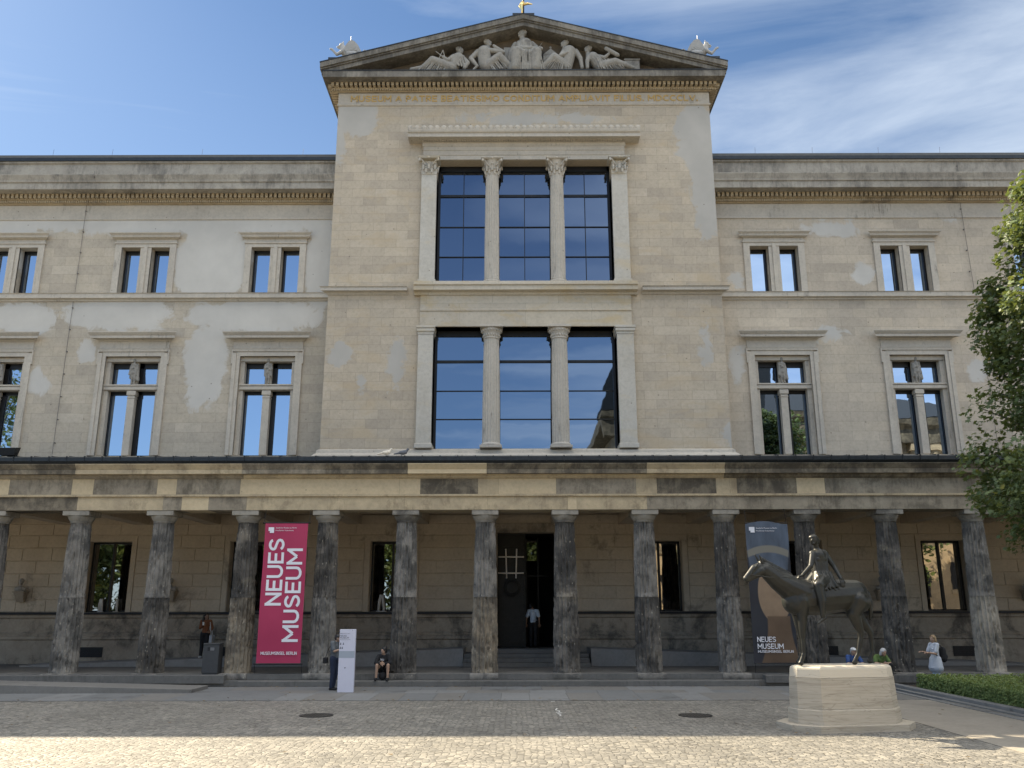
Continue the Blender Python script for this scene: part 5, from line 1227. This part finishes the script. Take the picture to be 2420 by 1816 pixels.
# litter bin
LB = empty('litter_bin', (-10.10, 30.15, .372), 0, 'dark grey metal litter bin with a lettered slot beside a column', 'litter bin')
M_BIN = plain('grey_bin_steel', (.06, .062, .065), .5, .3, .08)
a = MB(); a.box(-.26, .26, -.22, .22, .03, .93, bev=.012); a.box(-.24, .24, -.20, .20, 0, .029); a.build('body', M_BIN, LB)
a = MB(); a.box(-.27, .27, -.23, .23, .931, .985, bev=.012); a.build('lid', M_BIN, LB)
a = MB(); a.box(-.12, .12, -.224, -.2215, .74, .86); a.box(.2205, .224, -.1, .1, .74, .86); a.build('slot', M_BLACK, LB)
a = MB(); a.box(-.03, .11, -.227, -.2245, .75, .85); a.build('plate', plain('steel_plate', (.2, .2, .21), .4, .6), LB)

# floodlight on the portico roof
FL = empty('floodlight', (-20.0, 33.6, 8.0), 0, 'black box floodlight standing on the portico roof at the far left', 'lamp')
a = MB(); a.add([(-.38, -.2, .62), (.38, -.2, .62), (.34, .2, .70), (-.34, .2, .70), (-.30, -.14, .34), (.30, -.14, .34), (.26, .16, .34), (-.26, .16, .34)], [(0, 1, 2, 3), (7, 6, 5, 4), (1, 0, 4, 5), (2, 1, 5, 6), (3, 2, 6, 7), (0, 3, 7, 4)])
a.build('housing', M_BLACK, FL)
a = MB(); a.box(-.03, .03, -.02, .02, -.1, .34); a.box(-.2, .2, -.08, .08, -.08, -.04); a.tube([(.0, 0, .3), (.32, 0, .3), (.33, 0, .45)], .02, 6); a.build('bracket', M_BLACK, FL)

def pigeon(x, s, cols, text):
    t = empty('pigeon', (x, YC - .36, 7.62), 0, text, 'bird', 'pigeons on the portico gutter')
    P = [((-.02 * s, 0, .075), (.10, .05, .048)), ((-.06 * s, 0, .085), (.065, .048, .05)), ((-.10 * s, 0, .11), (-.13 * s, 0, .145), .032, .024), ((-.135 * s, 0, .155), .026), ((-.15 * s, 0, .15), (-.178 * s, 0, .142), .010, .004), ((.06 * s, 0, .062), (.17 * s, 0, .045), .026, .016), ((.0, -.018, .05), (.0, -.018, .004), .008, .006), ((.0, .018, .05), (.0, .018, .004), .008, .006)]
    P = [(tuple(1.55 * c for c in q[0]), *( (tuple(1.55 * c for c in q[1]), q[2] * 1.55, q[3] * 1.55) if len(q) == 4 else ((tuple(1.55 * c for c in q[1]) if isinstance(q[1], tuple) else q[1] * 1.55),))) for q in P]
    link('body', organic(P, .008, 1, 'pigeon_body'), cols, t, True)
pigeon(-4.50, -1, plain('white_feathers', (.72, .66, .55), .8), 'white pigeon on the gutter above the colonnade')
pigeon(-3.92, -1, plain('grey_feathers', (.12, .13, .15), .8), 'dark grey pigeon on the gutter beside the white one')

# pale exhibits standing just inside two of the ground floor windows
M_PLA = plain('plaster_white', (.62, .60, .56), .8)
def exhibit(x, h, wd, text, two):
    m = MB()
    if two: m.tube([(x - wd, YW + .30, 2.345), (x - wd * .8, YW + .30, 2.345 + h * .6), (x - wd * .5, YW + .30, 2.345 + h)], [.05, .06, .04], 8)
    m.tube([(x + wd * .6, YW + .30, 2.345), (x + wd * .3, YW + .30, 2.345 + h * .55), (x, YW + .30, 2.345 + h)], [.045, .055, .05], 8); m.box(x - wd * 1.6, x + wd * 1.3, YW + .24, YW + .36, 2.336, 2.37)
    label(m.build('sculpture_fragment', M_PLA, None, True), text, 'sculpture')
exhibit(-16.72, .52, .07, 'left pale plaster fragment in the leftmost ground floor window', True)
exhibit(-16.10, .52, .06, 'right pale plaster fragment in the leftmost ground floor window', False)
exhibit(-5.35, .66, .14, 'pale forked plaster fragment in the ground floor window left of the door', True)
# ================================================================== people
M_SKIN = plain('skin', (.42, .27, .19), .55, var=.06); M_SKIN2 = plain('tan_skin', (.30, .18, .12), .55, var=.06)
M_HAIRK = plain('black_hair', (.012, .010, .009), .45); M_HAIRW = plain('grey_hair', (.52, .51, .50), .6); M_HAIRB = plain('blond_hair', (.28, .19, .10), .55)
def cloth(name, c, var=.18): return plain(name, c, .85, var=var, scale=5)
BASE = dict(head=(0, -.01, 1.60), neck=(0, .0, 1.46), chest=(0, 0, 1.30), waist=(0, 0, 1.08), pelvis=(0, 0, .95), shL=(.17, 0, 1.41), shR=(-.17, 0, 1.41), elL=(.23, .03, 1.13), elR=(-.23, .03, 1.13),
            wrL=(.25, -.04, .89), wrR=(-.25, -.04, .89), hipL=(.09, 0, .93), hipR=(-.09, 0, .93), knL=(.10, -.02, .50), knR=(-.10, -.02, .50), anL=(.10, .02, .08), anR=(-.10, .02, .08), face=(0, -1, 0), handL=(0, -.2, -1), handR=(0, -.2, -1), foot=(0, -1, 0))
def person(text, loc, rz, J, top, legs, shoes, hair, skin=None, sleeve='short', bare=False, hairlen='short', scale=1.0, collar=True, dress=None, cap=None, hat=None):
    D = dict(BASE); D.update(J); D = {k: Vector(v) for k, v in D.items()}; skin = skin or M_SKIN
    t = empty('person', loc, rz, text, 'person'); t.scale = (scale,) * 3
    f = D['face'].normalized(); s = f.cross(Vector((0, 0, 1))).normalized(); h = D['head']; up = (h - D['neck']).normalized(); up = (up + Vector((0, 0, 1))).normalized()
    B = [(h + up * .02, .088), (h - up * .02 + f * .012, .080), (h - up * .06 + f * .03, .052), (h - up * .085 + f * .055, .026), (h + f * .088 - up * .018, .014), (h + f * .080 + up * .004, .012), (h + f * .078 - up * .052, (.016, .016, .009)),
         (h + s * .082 + up * -.01, (.014, .018, .028)), (h - s * .082 + up * -.01, (.014, .018, .028)), (h + f * .074 + up * .022, (.03, .03, .010)), (h - up * .05, D['neck'], .052, .055)]
    B += [(D['neck'], D['chest'], .06, .115), (D['shL'], D['shR'], .058, .058), (D['chest'], D['waist'], .118, .108), (D['waist'], D['pelvis'], .108, .13)]
    for q in 'LR':
        B += chain([D['sh' + q], D['el' + q], D['wr' + q]], [.052, .040, .027])
        d = D['hand' + q].normalized(); n_ = Vector((0, -1, 0)) if abs(d.y) < .8 else Vector((0, 0, -1)); sd = d.cross(n_).normalized(); n_ = sd.cross(d).normalized()
        hand(B, D['wr' + q], d, n_, sd, 1.0, .45)
        B += chain([D['hip' + q], D['kn' + q], D['an' + q]], [.088, .056, .038]); B += [(D['kn' + q] * .6 + D['an' + q] * .4 + Vector((0, .015, 0)), .053)]
        ft = D['foot'].normalized(); a_ = D['an' + q]; B += [(a_ + Vector((0, 0, -.03)), a_ + ft * .14 + Vector((0, 0, -.05)), .034, .026)]
    link('body', organic(B, .0085, 1, 'body'), skin, t, True)
    ey = MB()
    for q in (-1, 1): ey.ball(h + s * .03 * q + f * .078 + up * .005, .010, 8, 6)
    ey.build('eyes', M_HAIRK, t)
    C = [(D['neck'] - Vector((0, 0, .05)), D['chest'], .085, .145), (D['shL'], D['shR'], .072, .072), (D['chest'], D['waist'], .142, .130), (D['waist'], D['pelvis'], .130, .142)]
    for q in 'LR':
        if sleeve == 'long': C += chain([D['sh' + q], D['el' + q], D['el' + q].lerp(D['wr' + q], .9)], [.073, .060, .046])
        elif sleeve == 'short': C += [(D['sh' + q], D['sh' + q].lerp(D['el' + q], .75), .075, .068)]
    if dress: 
        for q in 'LR': C += [(D['hip' + q], D['hip' + q].lerp(D['kn' + q], dress), .14, .15 + .05 * dress)]
        for k in range(12):
            a_ = k * PI / 6; C.append((D['pelvis'] + Vector((.12 * math.cos(a_), .12 * math.sin(a_), 0)), D['pelvis'].lerp((D['knL'] + D['knR']) / 2, dress * 1.05) + Vector((.22 * math.cos(a_), .18 * math.sin(a_), 0)), .03, .035))
    g_ = random.Random(len(text))
    for k in range(10):                     # creases
        p = D['chest'].lerp(D['pelvis'], g_.random()) + Vector((g_.uniform(-.1, .1), g_.choice((-.13, .13)), 0)); C.append((p, p + Vector((g_.uniform(-.08, .08), 0, g_.uniform(-.05, .05))), .014, .012))
    link('top', organic(C, .013, 1, 'top'), top, t, True)
    if legs:
        C = [(D['waist'].lerp(D['pelvis'], .6), D['pelvis'], .128, .148)]
        for q in 'LR': C += chain([D['hip' + q], D['kn' + q], D['an' + q].lerp(D['kn' + q], .06)], [.108, .076, .062] if not bare else [.108, .09, .001]) if not bare else [(D['hip' + q], D['hip' + q].lerp(D['kn' + q], .55), .11, .10)]
        link('trousers' if not bare else 'shorts', organic(C, .013, 1, 'legs'), legs, t, True)
    C = []
    for q in 'LR':
        ft = D['foot'].normalized(); a_ = D['an' + q]; C += [(a_ + Vector((0, 0, -.035)) - ft * .03, a_ + ft * .15 + Vector((0, 0, -.048)), .044, .036), (a_ + Vector((0, 0, -.01)), .045)]
    for q, nm in ((0, 'shoe'), (1, 'shoe')): link(nm, organic(C[q * 2:q * 2 + 2], .010, 1, 'shoe'), shoes, t, True)
    if hair:
        C = [(h + up * .045 - f * .018, .092), (h - f * .035 + up * .0, .086), (h + up * .09 + f * .02, .05)]
        for q in (-1, 1): C.append((h + s * .06 * q + up * .05 + f * .01, .045))
        if hairlen == 'long':
            for q in (-1, 0, 1): C += chain([h - f * .05 + s * .06 * q, h - f * .07 + s * .09 * q - up * .16, h - f * .06 + s * .10 * q - up * .33], [.07, .055, .03])
        if hairlen == 'bun': C += [(h + up * .10 - f * .06, .06), (h - f * .08 - up * .04 + s * .03, .05), (h + s * .075 - f * .02 - up * .01, .04), (h - s * .075 - f * .02 - up * .01, .04)]
        if hairlen == 'bob':
            for k in range(9):
                a_ = PI * (.1 + .1 * k) ; d = -f * math.sin(a_) + s * math.cos(a_); C.append((h + d * .075 + up * .03, h + d * .09 - up * .09, .04, .035))
        link('hair', organic(C, .010, 1, 'hair'), hair, t, True)
    if cap:
        C = [(h + up * .065 - f * .005, (.098, .098, .06)), (h + up * .05 + f * .09, (.06, .06, .012))]
        link('cap', organic(C, .010, 0, 'cap'), cap, t, True)
    return t
M_BLK = cloth('black_cloth', (.012, .012, .014)); M_DEN = cloth('dark_denim', (.018, .026, .055)); M_WSHIRT = cloth('pale_shirt', (.52, .60, .70), .05); M_WSHOE = cloth('white_leather', (.65, .65, .63), .05)
# girl on the ramp
person('young woman in a rust brown jumper standing on the ramp beside the bin', (-11.85, 34.3, .655), 0,
       dict(face=(.75, -.6, .0), elL=(.24, .06, 1.16), wrL=(.20, -.12, .98), elR=(-.22, .0, 1.15), wrR=(-.05, -.20, 1.27), handR=(.7, -.3, .5), handL=(-.5, -.6, .2), knL=(.07, -.02, .5), anL=(.06, .0, .08), anR=(-.12, 0, .08)),
       cloth('rust_knit', (.20, .075, .03)), M_BLK, M_WSHOE, M_HAIRK, M_SKIN2, 'long', hairlen='long', scale=.955)
a = MB(); a.lathe([(.026, 0), (.036, .11), (.037, .115), (.034, .115), (.001, .10)], seg=16); o = a.build('paper_cup', plain('white_paper', (.85, .85, .83), .7, var=.02)); o.location = (-11.86, 34.03, 1.86)
label(o, 'white paper cup held by the young woman on the ramp', 'cup')
TB = empty('tote_bag', (-11.58, 34.28, 1.35), 0, 'pale cloth tote bag hanging from the shoulder of the young woman', 'bag')
a = MB(); a.box(-.05, .05, -.15, .15, -.22, .14, bev=.02); a.build('bag_body', cloth('canvas', (.42, .43, .45)), TB)
a = MB(); a.tube([(.0, -.08, .12), (-.05, -.09, .4), (-.10, -.03, .66), (-.06, .07, .4), (0, .08, .12)], .014, 6); a.build('strap', cloth('canvas_strap', (.62, .62, .60)), TB)
# man reading behind the column
person('man in a grey shirt half hidden behind the white information column', (-5.66, 28.33, .012), R(75),
       dict(head=(.0, -.10, 1.555), neck=(0, -.05, 1.44), face=(.1, -1, -.3), elL=(.22, -.20, 1.20), wrL=(.10, -.38, 1.40), handL=(-.1, -.6, .6), elR=(-.24, -.10, 1.17), wrR=(-.14, -.36, 1.24), handR=(.1, -.9, .1), anL=(.10, .06, .08)),
       cloth('grey_check', (.10, .11, .12), .35), M_DEN, M_BLK, M_HAIRK, None, 'short', scale=1.0)
CB = empty('camera_bag', (-5.92, 28.25, .90), 0, 'small black shoulder bag at the hip of the man behind the sign', 'bag')
a = MB(); a.box(-.06, .06, -.11, .11, -.09, .09, bev=.02); a.build('bag_body', M_BLK, CB); a = MB(); a.tube([(.0, 0, .09), (.10, -.10, .35), (.22, -.03, .56)], .012, 6); a.build('strap', M_BLK, CB)
# seated woman
SEAT = dict(pelvis=(0, .12, .11), waist=(0, .08, .26), chest=(0, -.03, .46), neck=(0, -.08, .60), head=(.0, -.12, .735), shL=(.17, -.04, .56), shR=(-.17, -.04, .56), elL=(.24, -.22, .36), elR=(-.24, -.22, .36), wrL=(.05, -.36, .36), wrR=(-.04, -.38, .34),
            handL=(-.8, -.3, 0), handR=(.8, -.2, 0), hipL=(.10, .10, .10), hipR=(-.10, .10, .10), knL=(.19, -.36, .30), knR=(-.17, -.36, .30), anL=(.18, -.33, -.10), anR=(-.20, -.33, -.10), foot=(0, -1, 0))
J = dict(SEAT); J.update(face=(-.8, -.6, -.05), hipL=(.11, .10, .10))
SW = person('woman in a black hooded top with bare legs sitting on the step between two columns', (-4.33, 29.94, .372), 0, J, cloth('black_hoodie', (.010, .010, .012)), M_BLK, M_BLK, M_HAIRK, None, 'long', bare=True, hairlen='bun')
tx = MB(); add_text(tx, 'Vsi', Matrix.Translation((-.09, -.265, .43)) @ FRONT, size=.11, extrude=.002); tx.build('lettering', M_WHITE, SW)
a = MB(); a.ball((0, 0, .13), .13, 14, 10, sq=(1, .7, 1)); a.tube([(-.05, 0, .24), (0, -.02, .33), (.05, 0, .24)], .012, 6); o = a.build('handbag', M_BLK, None, True); o.location = (-4.33, 29.70, .20)
label(o, 'round black handbag between the feet of the seated woman', 'bag')
# man walking in through the door
person('man in a pale short sleeved shirt walking in through the dark doorway', (.76, 36.25, .945), R(172),
       dict(head=(.10, -.06, 1.585), elL=(.26, .02, 1.14), elR=(-.25, .03, 1.15), wrL=(.29, -.03, .90), wrR=(-.25, -.05, .90), anL=(.10, -.12, .08), anR=(-.10, .12, .10)), M_WSHIRT, M_BLK, M_BLK, M_HAIRK, M_SKIN2, 'short')
# woman with a backpack
person('blond woman in a pale dress holding out one hand, standing behind the hedge', (13.40, 28.75, .005), R(-80),
       dict(face=(0, -1, -.25), elL=(.20, -.10, 1.12), wrL=(.16, -.36, 1.16), handL=(0, -1, .05), elR=(-.22, -.12, 1.13), wrR=(-.14, -.36, 1.18), handR=(.1, -1, .1)), cloth('pale_dress', (.50, .53, .58), .06), M_WSHIRT, M_BLK, M_HAIRB, None, 'short', hairlen='bob', scale=.935, dress=.62)
BP = empty('backpack', (13.67, 28.78, 1.02), R(-80), 'dark backpack on the back of the woman in the pale dress', 'bag')
P = [((0, 0, -.12), (0, 0, .14), .12, .10), ((0, .05, -.06), .10)]
link('bag_body', organic(P, .015, 1, 'backpack'), M_BLK, BP, True)
a = MB()
for q in (-1, 1): a.tube([(.10 * q, -.05, .2), (.12 * q, -.18, .31), (.12 * q, -.34, .2), (.13 * q, -.34, .0), (.11 * q, -.08, -.12)], .014, 6)
a.build('strap', M_BLK, BP)
# two people on the step behind the pedestal
J = dict(SEAT); J.update(face=(.5, -.85, -.5), head=(.05, -.22, .70), neck=(.02, -.14, .585), chest=(0, -.06, .45))
person('grey haired woman in a green top sitting behind the right end of the pedestal', (12.12, 29.95, .345), 0, J, cloth('green_top', (.10, .16, .045)), M_BLK, M_BLK, M_HAIRW, None, 'short', hairlen='bob')
J = dict(SEAT); J.update(face=(.3, -1, 0))
person('person in a white cap and blue top sitting behind the legs of the bronze horse', (11.22, 29.95, .335), 0, J, cloth('blue_top', (.03, .07, .20), .4), M_BLK, M_BLK, M_HAIRW, None, 'short', cap=plain('white_cap', (.7, .7, .68), .8))

# ================================================================== plants
def leaf_mat(name, stops, trans=.25):
    m, t = new_mat(name)
    at = t.n('ShaderNodeAttribute', attribute_name='tone').outputs['Fac']
    col = t.ramp(at, stops)
    b = t.n('ShaderNodeBsdfPrincipled', {'Base Color': col, 'Roughness': .5, 'Specular IOR Level': .35})
    tr = t.n('ShaderNodeBsdfTranslucent', {'Color': t.mix(.35, col, (.45, .5, .06))})
    mx = t.n('ShaderNodeMixShader', {0: trans, 1: b, 2: tr}); t.n('ShaderNodeOutputMaterial', {'Surface': mx})
    return m
def leaves(name, mat, items, shape, parent=None):
    """items: (pos, size, normal, spin, tone)"""
    vs = []; fs = []; tones = []
    for p, sz, nrm, spin, tone in items:
        q = nrm.to_track_quat('Z', 'Y'); c, s_ = math.cos(spin), math.sin(spin); b = len(vs)
        ax = q @ Vector((c, s_, 0)); ay = q @ Vector((-s_, c, 0)); az = q @ Vector((0, 0, 1))
        for u, v, h in shape: vs.append(p + (ax * u + ay * v + az * h) * sz)
        fs.append(tuple(range(b, b + len(shape)))); tones.append(tone)
    me = bpy.data.meshes.new(name); me.from_pydata(vs, [], fs)
    at = me.attributes.new('tone', 'FLOAT', 'FACE'); at.data.foreach_set('value', tones); me.update()
    return link(name, me, mat, parent)
MAPLE = [(0, -.5, 0), (.16, -.22, .02), (.46, -.28, -.06), (.34, -.02, 0), (.52, .20, -.08), (.22, .18, .02), (.18, .34, 0), (0, .56, -.06), (-.18, .34, 0), (-.22, .18, .02), (-.52, .20, -.08), (-.34, -.02, 0), (-.46, -.28, -.06), (-.16, -.22, .02)]
OVAL = [(0, -.5, 0), (.28, -.1, .04), (.2, .28, .02), (0, .5, -.04), (-.2, .28, .02), (-.28, -.1, .04)]
def rvec(g_):
    while True:
        v = Vector((g_.uniform(-1, 1), g_.uniform(-1, 1), g_.uniform(-1, 1)))
        if .05 < v.length < 1: return v.normalized()
M_BARK = stone('bark', (.10, .085, .065), (.06, .05, .04), dirt=.2, pits=0, bstr=1.0)
# maple at the right edge
T = empty('maple_tree', (15.2, 20.6, 0), 0, 'leafy maple tree cut off by the right edge of the picture beside the path', 'tree')
g_ = random.Random(21)
rz_ = [(3.7, 3.6), (4.4, 4.0), (5.8, 4.1), (6.7, 3.95), (7.6, 3.6), (8.5, 3.15), (9.1, 3.35), (9.8, 3.55), (10.5, 3.4), (11.4, 2.9), (12.4, 2.4), (13.2, 2.0), (14.2, 1.0)]
def rad(z):
    for i in range(len(rz_) - 1):
        if rz_[i][0] <= z <= rz_[i + 1][0]:
            k = (z - rz_[i][0]) / (rz_[i + 1][0] - rz_[i][0]); return rz_[i][1] * (1 - k) + rz_[i + 1][1] * k
    return .5
tr = MB(); tr.tube([(0, 0, -.2), (.03, 0, 1.2), (-.03, .05, 3), (.05, 0, 5.5), (0, 0, 8.5), (.05, 0, 11.5)], [.28, .2, .17, .13, .09, .03], 12)
clumps = []
for k in range(640):
    z = g_.uniform(3.9, 13.9); r = rad(z) * math.sqrt(g_.uniform(.18, 1.0)) - .35; a_ = g_.uniform(0, 2 * PI)
    c_ = Vector((r * math.cos(a_), r * math.sin(a_), z)); clumps.append((c_, g_.uniform(.36, .62), g_.uniform(-.12, .12)))
for c_, r, tn in clumps[::4]:
    zb_ = max(2.4, c_.z - .9 - .4 * math.hypot(c_.x, c_.y)); tr.tube([(0, 0, zb_), tuple(c_ * .5 + Vector((0, 0, zb_ * .5 + .15)) if False else Vector((c_.x * .5, c_.y * .5, (zb_ + c_.z) / 2 + .12))), tuple(c_)], [.045, .03, .01], 5)
tr.build('trunk', M_BARK, T, smooth=True)
it = []
for c_, r, tn in clumps:
    for k in range(105):
        d = rvec(g_); p = c_ + Vector((d.x, d.y, d.z * .72)) * r * (g_.random() ** .35)
        n_ = (Vector((0, 0, .75)) + Vector((p.x, p.y, 0)).normalized() * .35 + rvec(g_) * .65).normalized()
        it.append((p, g_.uniform(.085, .18), n_, g_.uniform(0, 6.28), min(1, max(0, g_.gauss(.40, .13) + tn + (.42 if g_.random() < .018 else 0)))))
leaves('crown', leaf_mat('maple_leaf', [(0, (.055, .085, .038)), (.4, (.092, .135, .056)), (.65, (.14, .185, .070)), (.8, (.15, .18, .04)), (1, (.32, .27, .07))]), it, MAPLE, T)
# hedge bed
g_ = random.Random(8); hx0, hx1, hy0, hy1, hz = 12.50, 23.0, 10.0, 28.1, .47
Hd = empty('box_hedge', (0, 0, 0), 0, 'low clipped green hedge bed behind the pale kerb at the right', 'hedge')
a = MB(); a.box(hx0 + .1, hx1, hy0, hy1 - .1, .0, hz - .09); a.build('shade_core', plain('hedge_shade', (.020, .024, .010), .95), Hd)  # solid dark core; shade between the leaves is put into its colour
it = []
def hz_at(x, y): return hz + .045 * noise.noise(Vector((x * 1.7, y * 1.7, 0))) + .03 * noise.noise(Vector((x * 5, y * 5, 3)))
for k in range(62000):
    x = hx0 + (hx1 - hx0) * g_.random() ** 1.6; y = g_.uniform(hy0 + 4, hy1); q = g_.random()
    if q < .30: it.append((Vector((hx0 + .06 * noise.noise(Vector((y * 2.2, 5, 1))) + g_.uniform(-.07, .12), y, g_.uniform(.05, hz))), g_.uniform(.045, .085), (Vector((-1, -.3, .5)) + rvec(g_) * .9).normalized(), g_.uniform(0, 6.28), min(1, max(0, g_.gauss(.4, .18)))))
    else: it.append((Vector((x, y, hz_at(x, y) + g_.uniform(-.10, .03))), g_.uniform(.045, .09), (Vector((0, 0, 1)) + rvec(g_) * .9).normalized(), g_.uniform(0, 6.28), min(1, max(0, g_.gauss(.48, .2)))))
leaves('foliage', leaf_mat('hedge_leaf', [(0, (.09, .14, .05)), (.4, (.19, .26, .09)), (.7, (.27, .34, .12)), (1, (.40, .42, .2))], .35), it, OVAL, Hd)

# ================================================================== behind the camera (seen mirrored in the windows)
M_NG = stone('sunlit_sandstone', (0.50, 0.40, 0.27), (0.42, 0.33, 0.22), (1.3, .55), pits=0, dirt=.15)
NG = empty('temple_building', (0, 0, 0), 0, 'temple like sandstone gallery with engaged columns, mirrored in the museum windows', 'building')
a = MB(); bx0, bx1, by1 = 10.9, 62.0, -27.0
a.box(bx0, bx1, -95, by1, 0, 9.5); a.box(bx0 + .8, bx1 - .8, -94, by1 - .8, 9.5, 24.5); a.build('wall', M_NG, NG)
a = MB(); a.box(bx0 - .3, bx1 + .3, -95.3, by1 + .3, 9.0, 9.6)
a.prof([(by1 - 1.5, 21.5), (by1 + .25, 21.5), (by1 + .25, 23.2), (by1 + .9, 23.6), (by1 + 1.1, 24.3), (by1 - 1.5, 24.5)], bx0 - 1.2, bx1 + 1.2)
a.box(bx0 - 1.1, bx0 + 1, -96, by1 - .5, 23.2, 24.3); a.build('cornice', M_DARK, NG)
for k in range(16):
    x = bx0 + 1.6 + k * 2.9; c_ = MB(); fluted(c_, x, by1 - .6, 10.2, 20.6, .62, .54, 16, .05, 4, 4); c_.box(x - .8, x + .8, by1 - 1.4, by1 + .15, 9.62, 10.2); c_.box(x - .75, x + .75, by1 - 1.3, by1 + .1, 20.6, 21.49)
    c_.build('column', M_NG, NG, smooth=40)
for k in range(15):
    x = bx0 + 3.05 + k * 2.9; c_ = MB(); c_.box(x - .55, x + .55, by1 - .03, by1 + .05, 3.4, 6.6); c_.build('window', M_BLACK, NG); c_ = MB(); c_.box(x - .8, x + .8, by1, by1 + .14, 6.61, 6.9); c_.box(x - .75, x + .75, by1, by1 + .12, 3.1, 3.39); c_.build('sill', M_NG, NG)
a = MB(); a.add([(bx0 - 1, by1 + 1, 24.4), (bx1 + 1, by1 + 1, 24.4), (bx1 + 1, -95, 24.4), (bx0 - 1, -95, 24.4), (38, by1 - 6, 29.5), (38, -95, 29.5)], [(0, 1, 4), (1, 2, 5, 4), (0, 4, 5, 3), (2, 3, 5), (3, 2, 1, 0)]); q0 = [(9.6, 24.42), (10.6, 27.0), (12.4, 31.0), (17, 33.5), (30, 33.5), (30, 24.42)]
a.add([(x, by1 + .9, z) for x, z in q0] + [(x, by1 - 6, z) for x, z in q0], [tuple(range(6)), tuple(range(11, 5, -1))] + [(i, 6 + i, 6 + (i + 1) % 6, (i + 1) % 6) for i in range(6)]); a.build('roof', M_ZINC, NG)
def far_tree(x, y, h, r, text, seed, n=5200, low=.28, ls=1.0):
    t = empty('broad_tree', (x, y, 0), 0, text, 'tree', 'trees mirrored in the museum windows'); q_ = random.Random(seed)
    b = MB(); b.tube([(0, 0, -.2), (0, .1, h * .3), (.2, 0, h * .6), (0, 0, h * .9)], [.4, .3, .2, .05], 10); cl_ = []
    for k in range(90):
        z = h * q_.uniform(low, .98); rr_ = r * math.sin(PI * min(1, (z / h - low + .08) / (1.05 - low))) ** .6; rr_ *= math.sqrt(q_.uniform(.1, 1)); a_ = q_.uniform(0, 6.28); cl_.append(Vector((rr_ * math.cos(a_), rr_ * math.sin(a_), z)))
    for c__ in cl_[::5]: b.tube([(0, 0, c__.z * .6), tuple(c__)], [.1, .03], 5)
    b.build('trunk', M_BARK, t, smooth=True)
    it_ = [(cl_[q_.randrange(90)] + Vector((q_.gauss(0, .55), q_.gauss(0, .55), q_.gauss(0, .42))) * (r / 4.5), ls * q_.uniform(.28, .5), (Vector((0, 0, .8)) + rvec(q_)).normalized(), q_.uniform(0, 6.28), min(1, max(0, q_.gauss(.4, .15)))) for k in range(n)]
    leaves('crown', bpy.data.materials['maple_leaf'], it_, OVAL, t); return t
far_tree(-32, -30, 19, 4.2, 'dark tree mirrored low in the tall left window beside the centre block', 1)
far_tree(-24, -34, 15, 3, 'small tree mirrored at the foot of the tall left window beside the centre block', 2)
far_tree(-55, -28, 16, 3.5, 'small tree mirrored in the foot of the middle tall left window', 3)
far_tree(-53, -12, 26, 7, 'big dark tree mirrored in the leftmost tall window', 4, 8000)
far_tree(29, -17, 22, 5.5, 'dark tree mirrored in the tall window right of the centre block', 5, 7000)
far_tree(18.6, -20, 10, 2.4, 'small tree mirrored in the ground floor window right of the door', 7, 2500)
src = far_tree(-70, -34, 13, 6.5, 'row tree mirrored in the ground floor windows', 9, 11000, .04, 1.5)
for k in range(1, 9):
    r_ = src.copy(); COL.objects.link(r_); r_.location = (-70 + k * 8.9, -33 + (k % 3) * 1.5, 0); r_.rotation_euler = (0, 0, k * 1.3); r_.scale = (1, 1, .9 + .1 * (k % 3))
    for ch in list(src.children):
        c2 = ch.copy(); COL.objects.link(c2); c2.parent = r_
far_tree(40, -19, 17, 3.5, 'tree mirrored in the far right tall window in front of sunlit stone', 6)
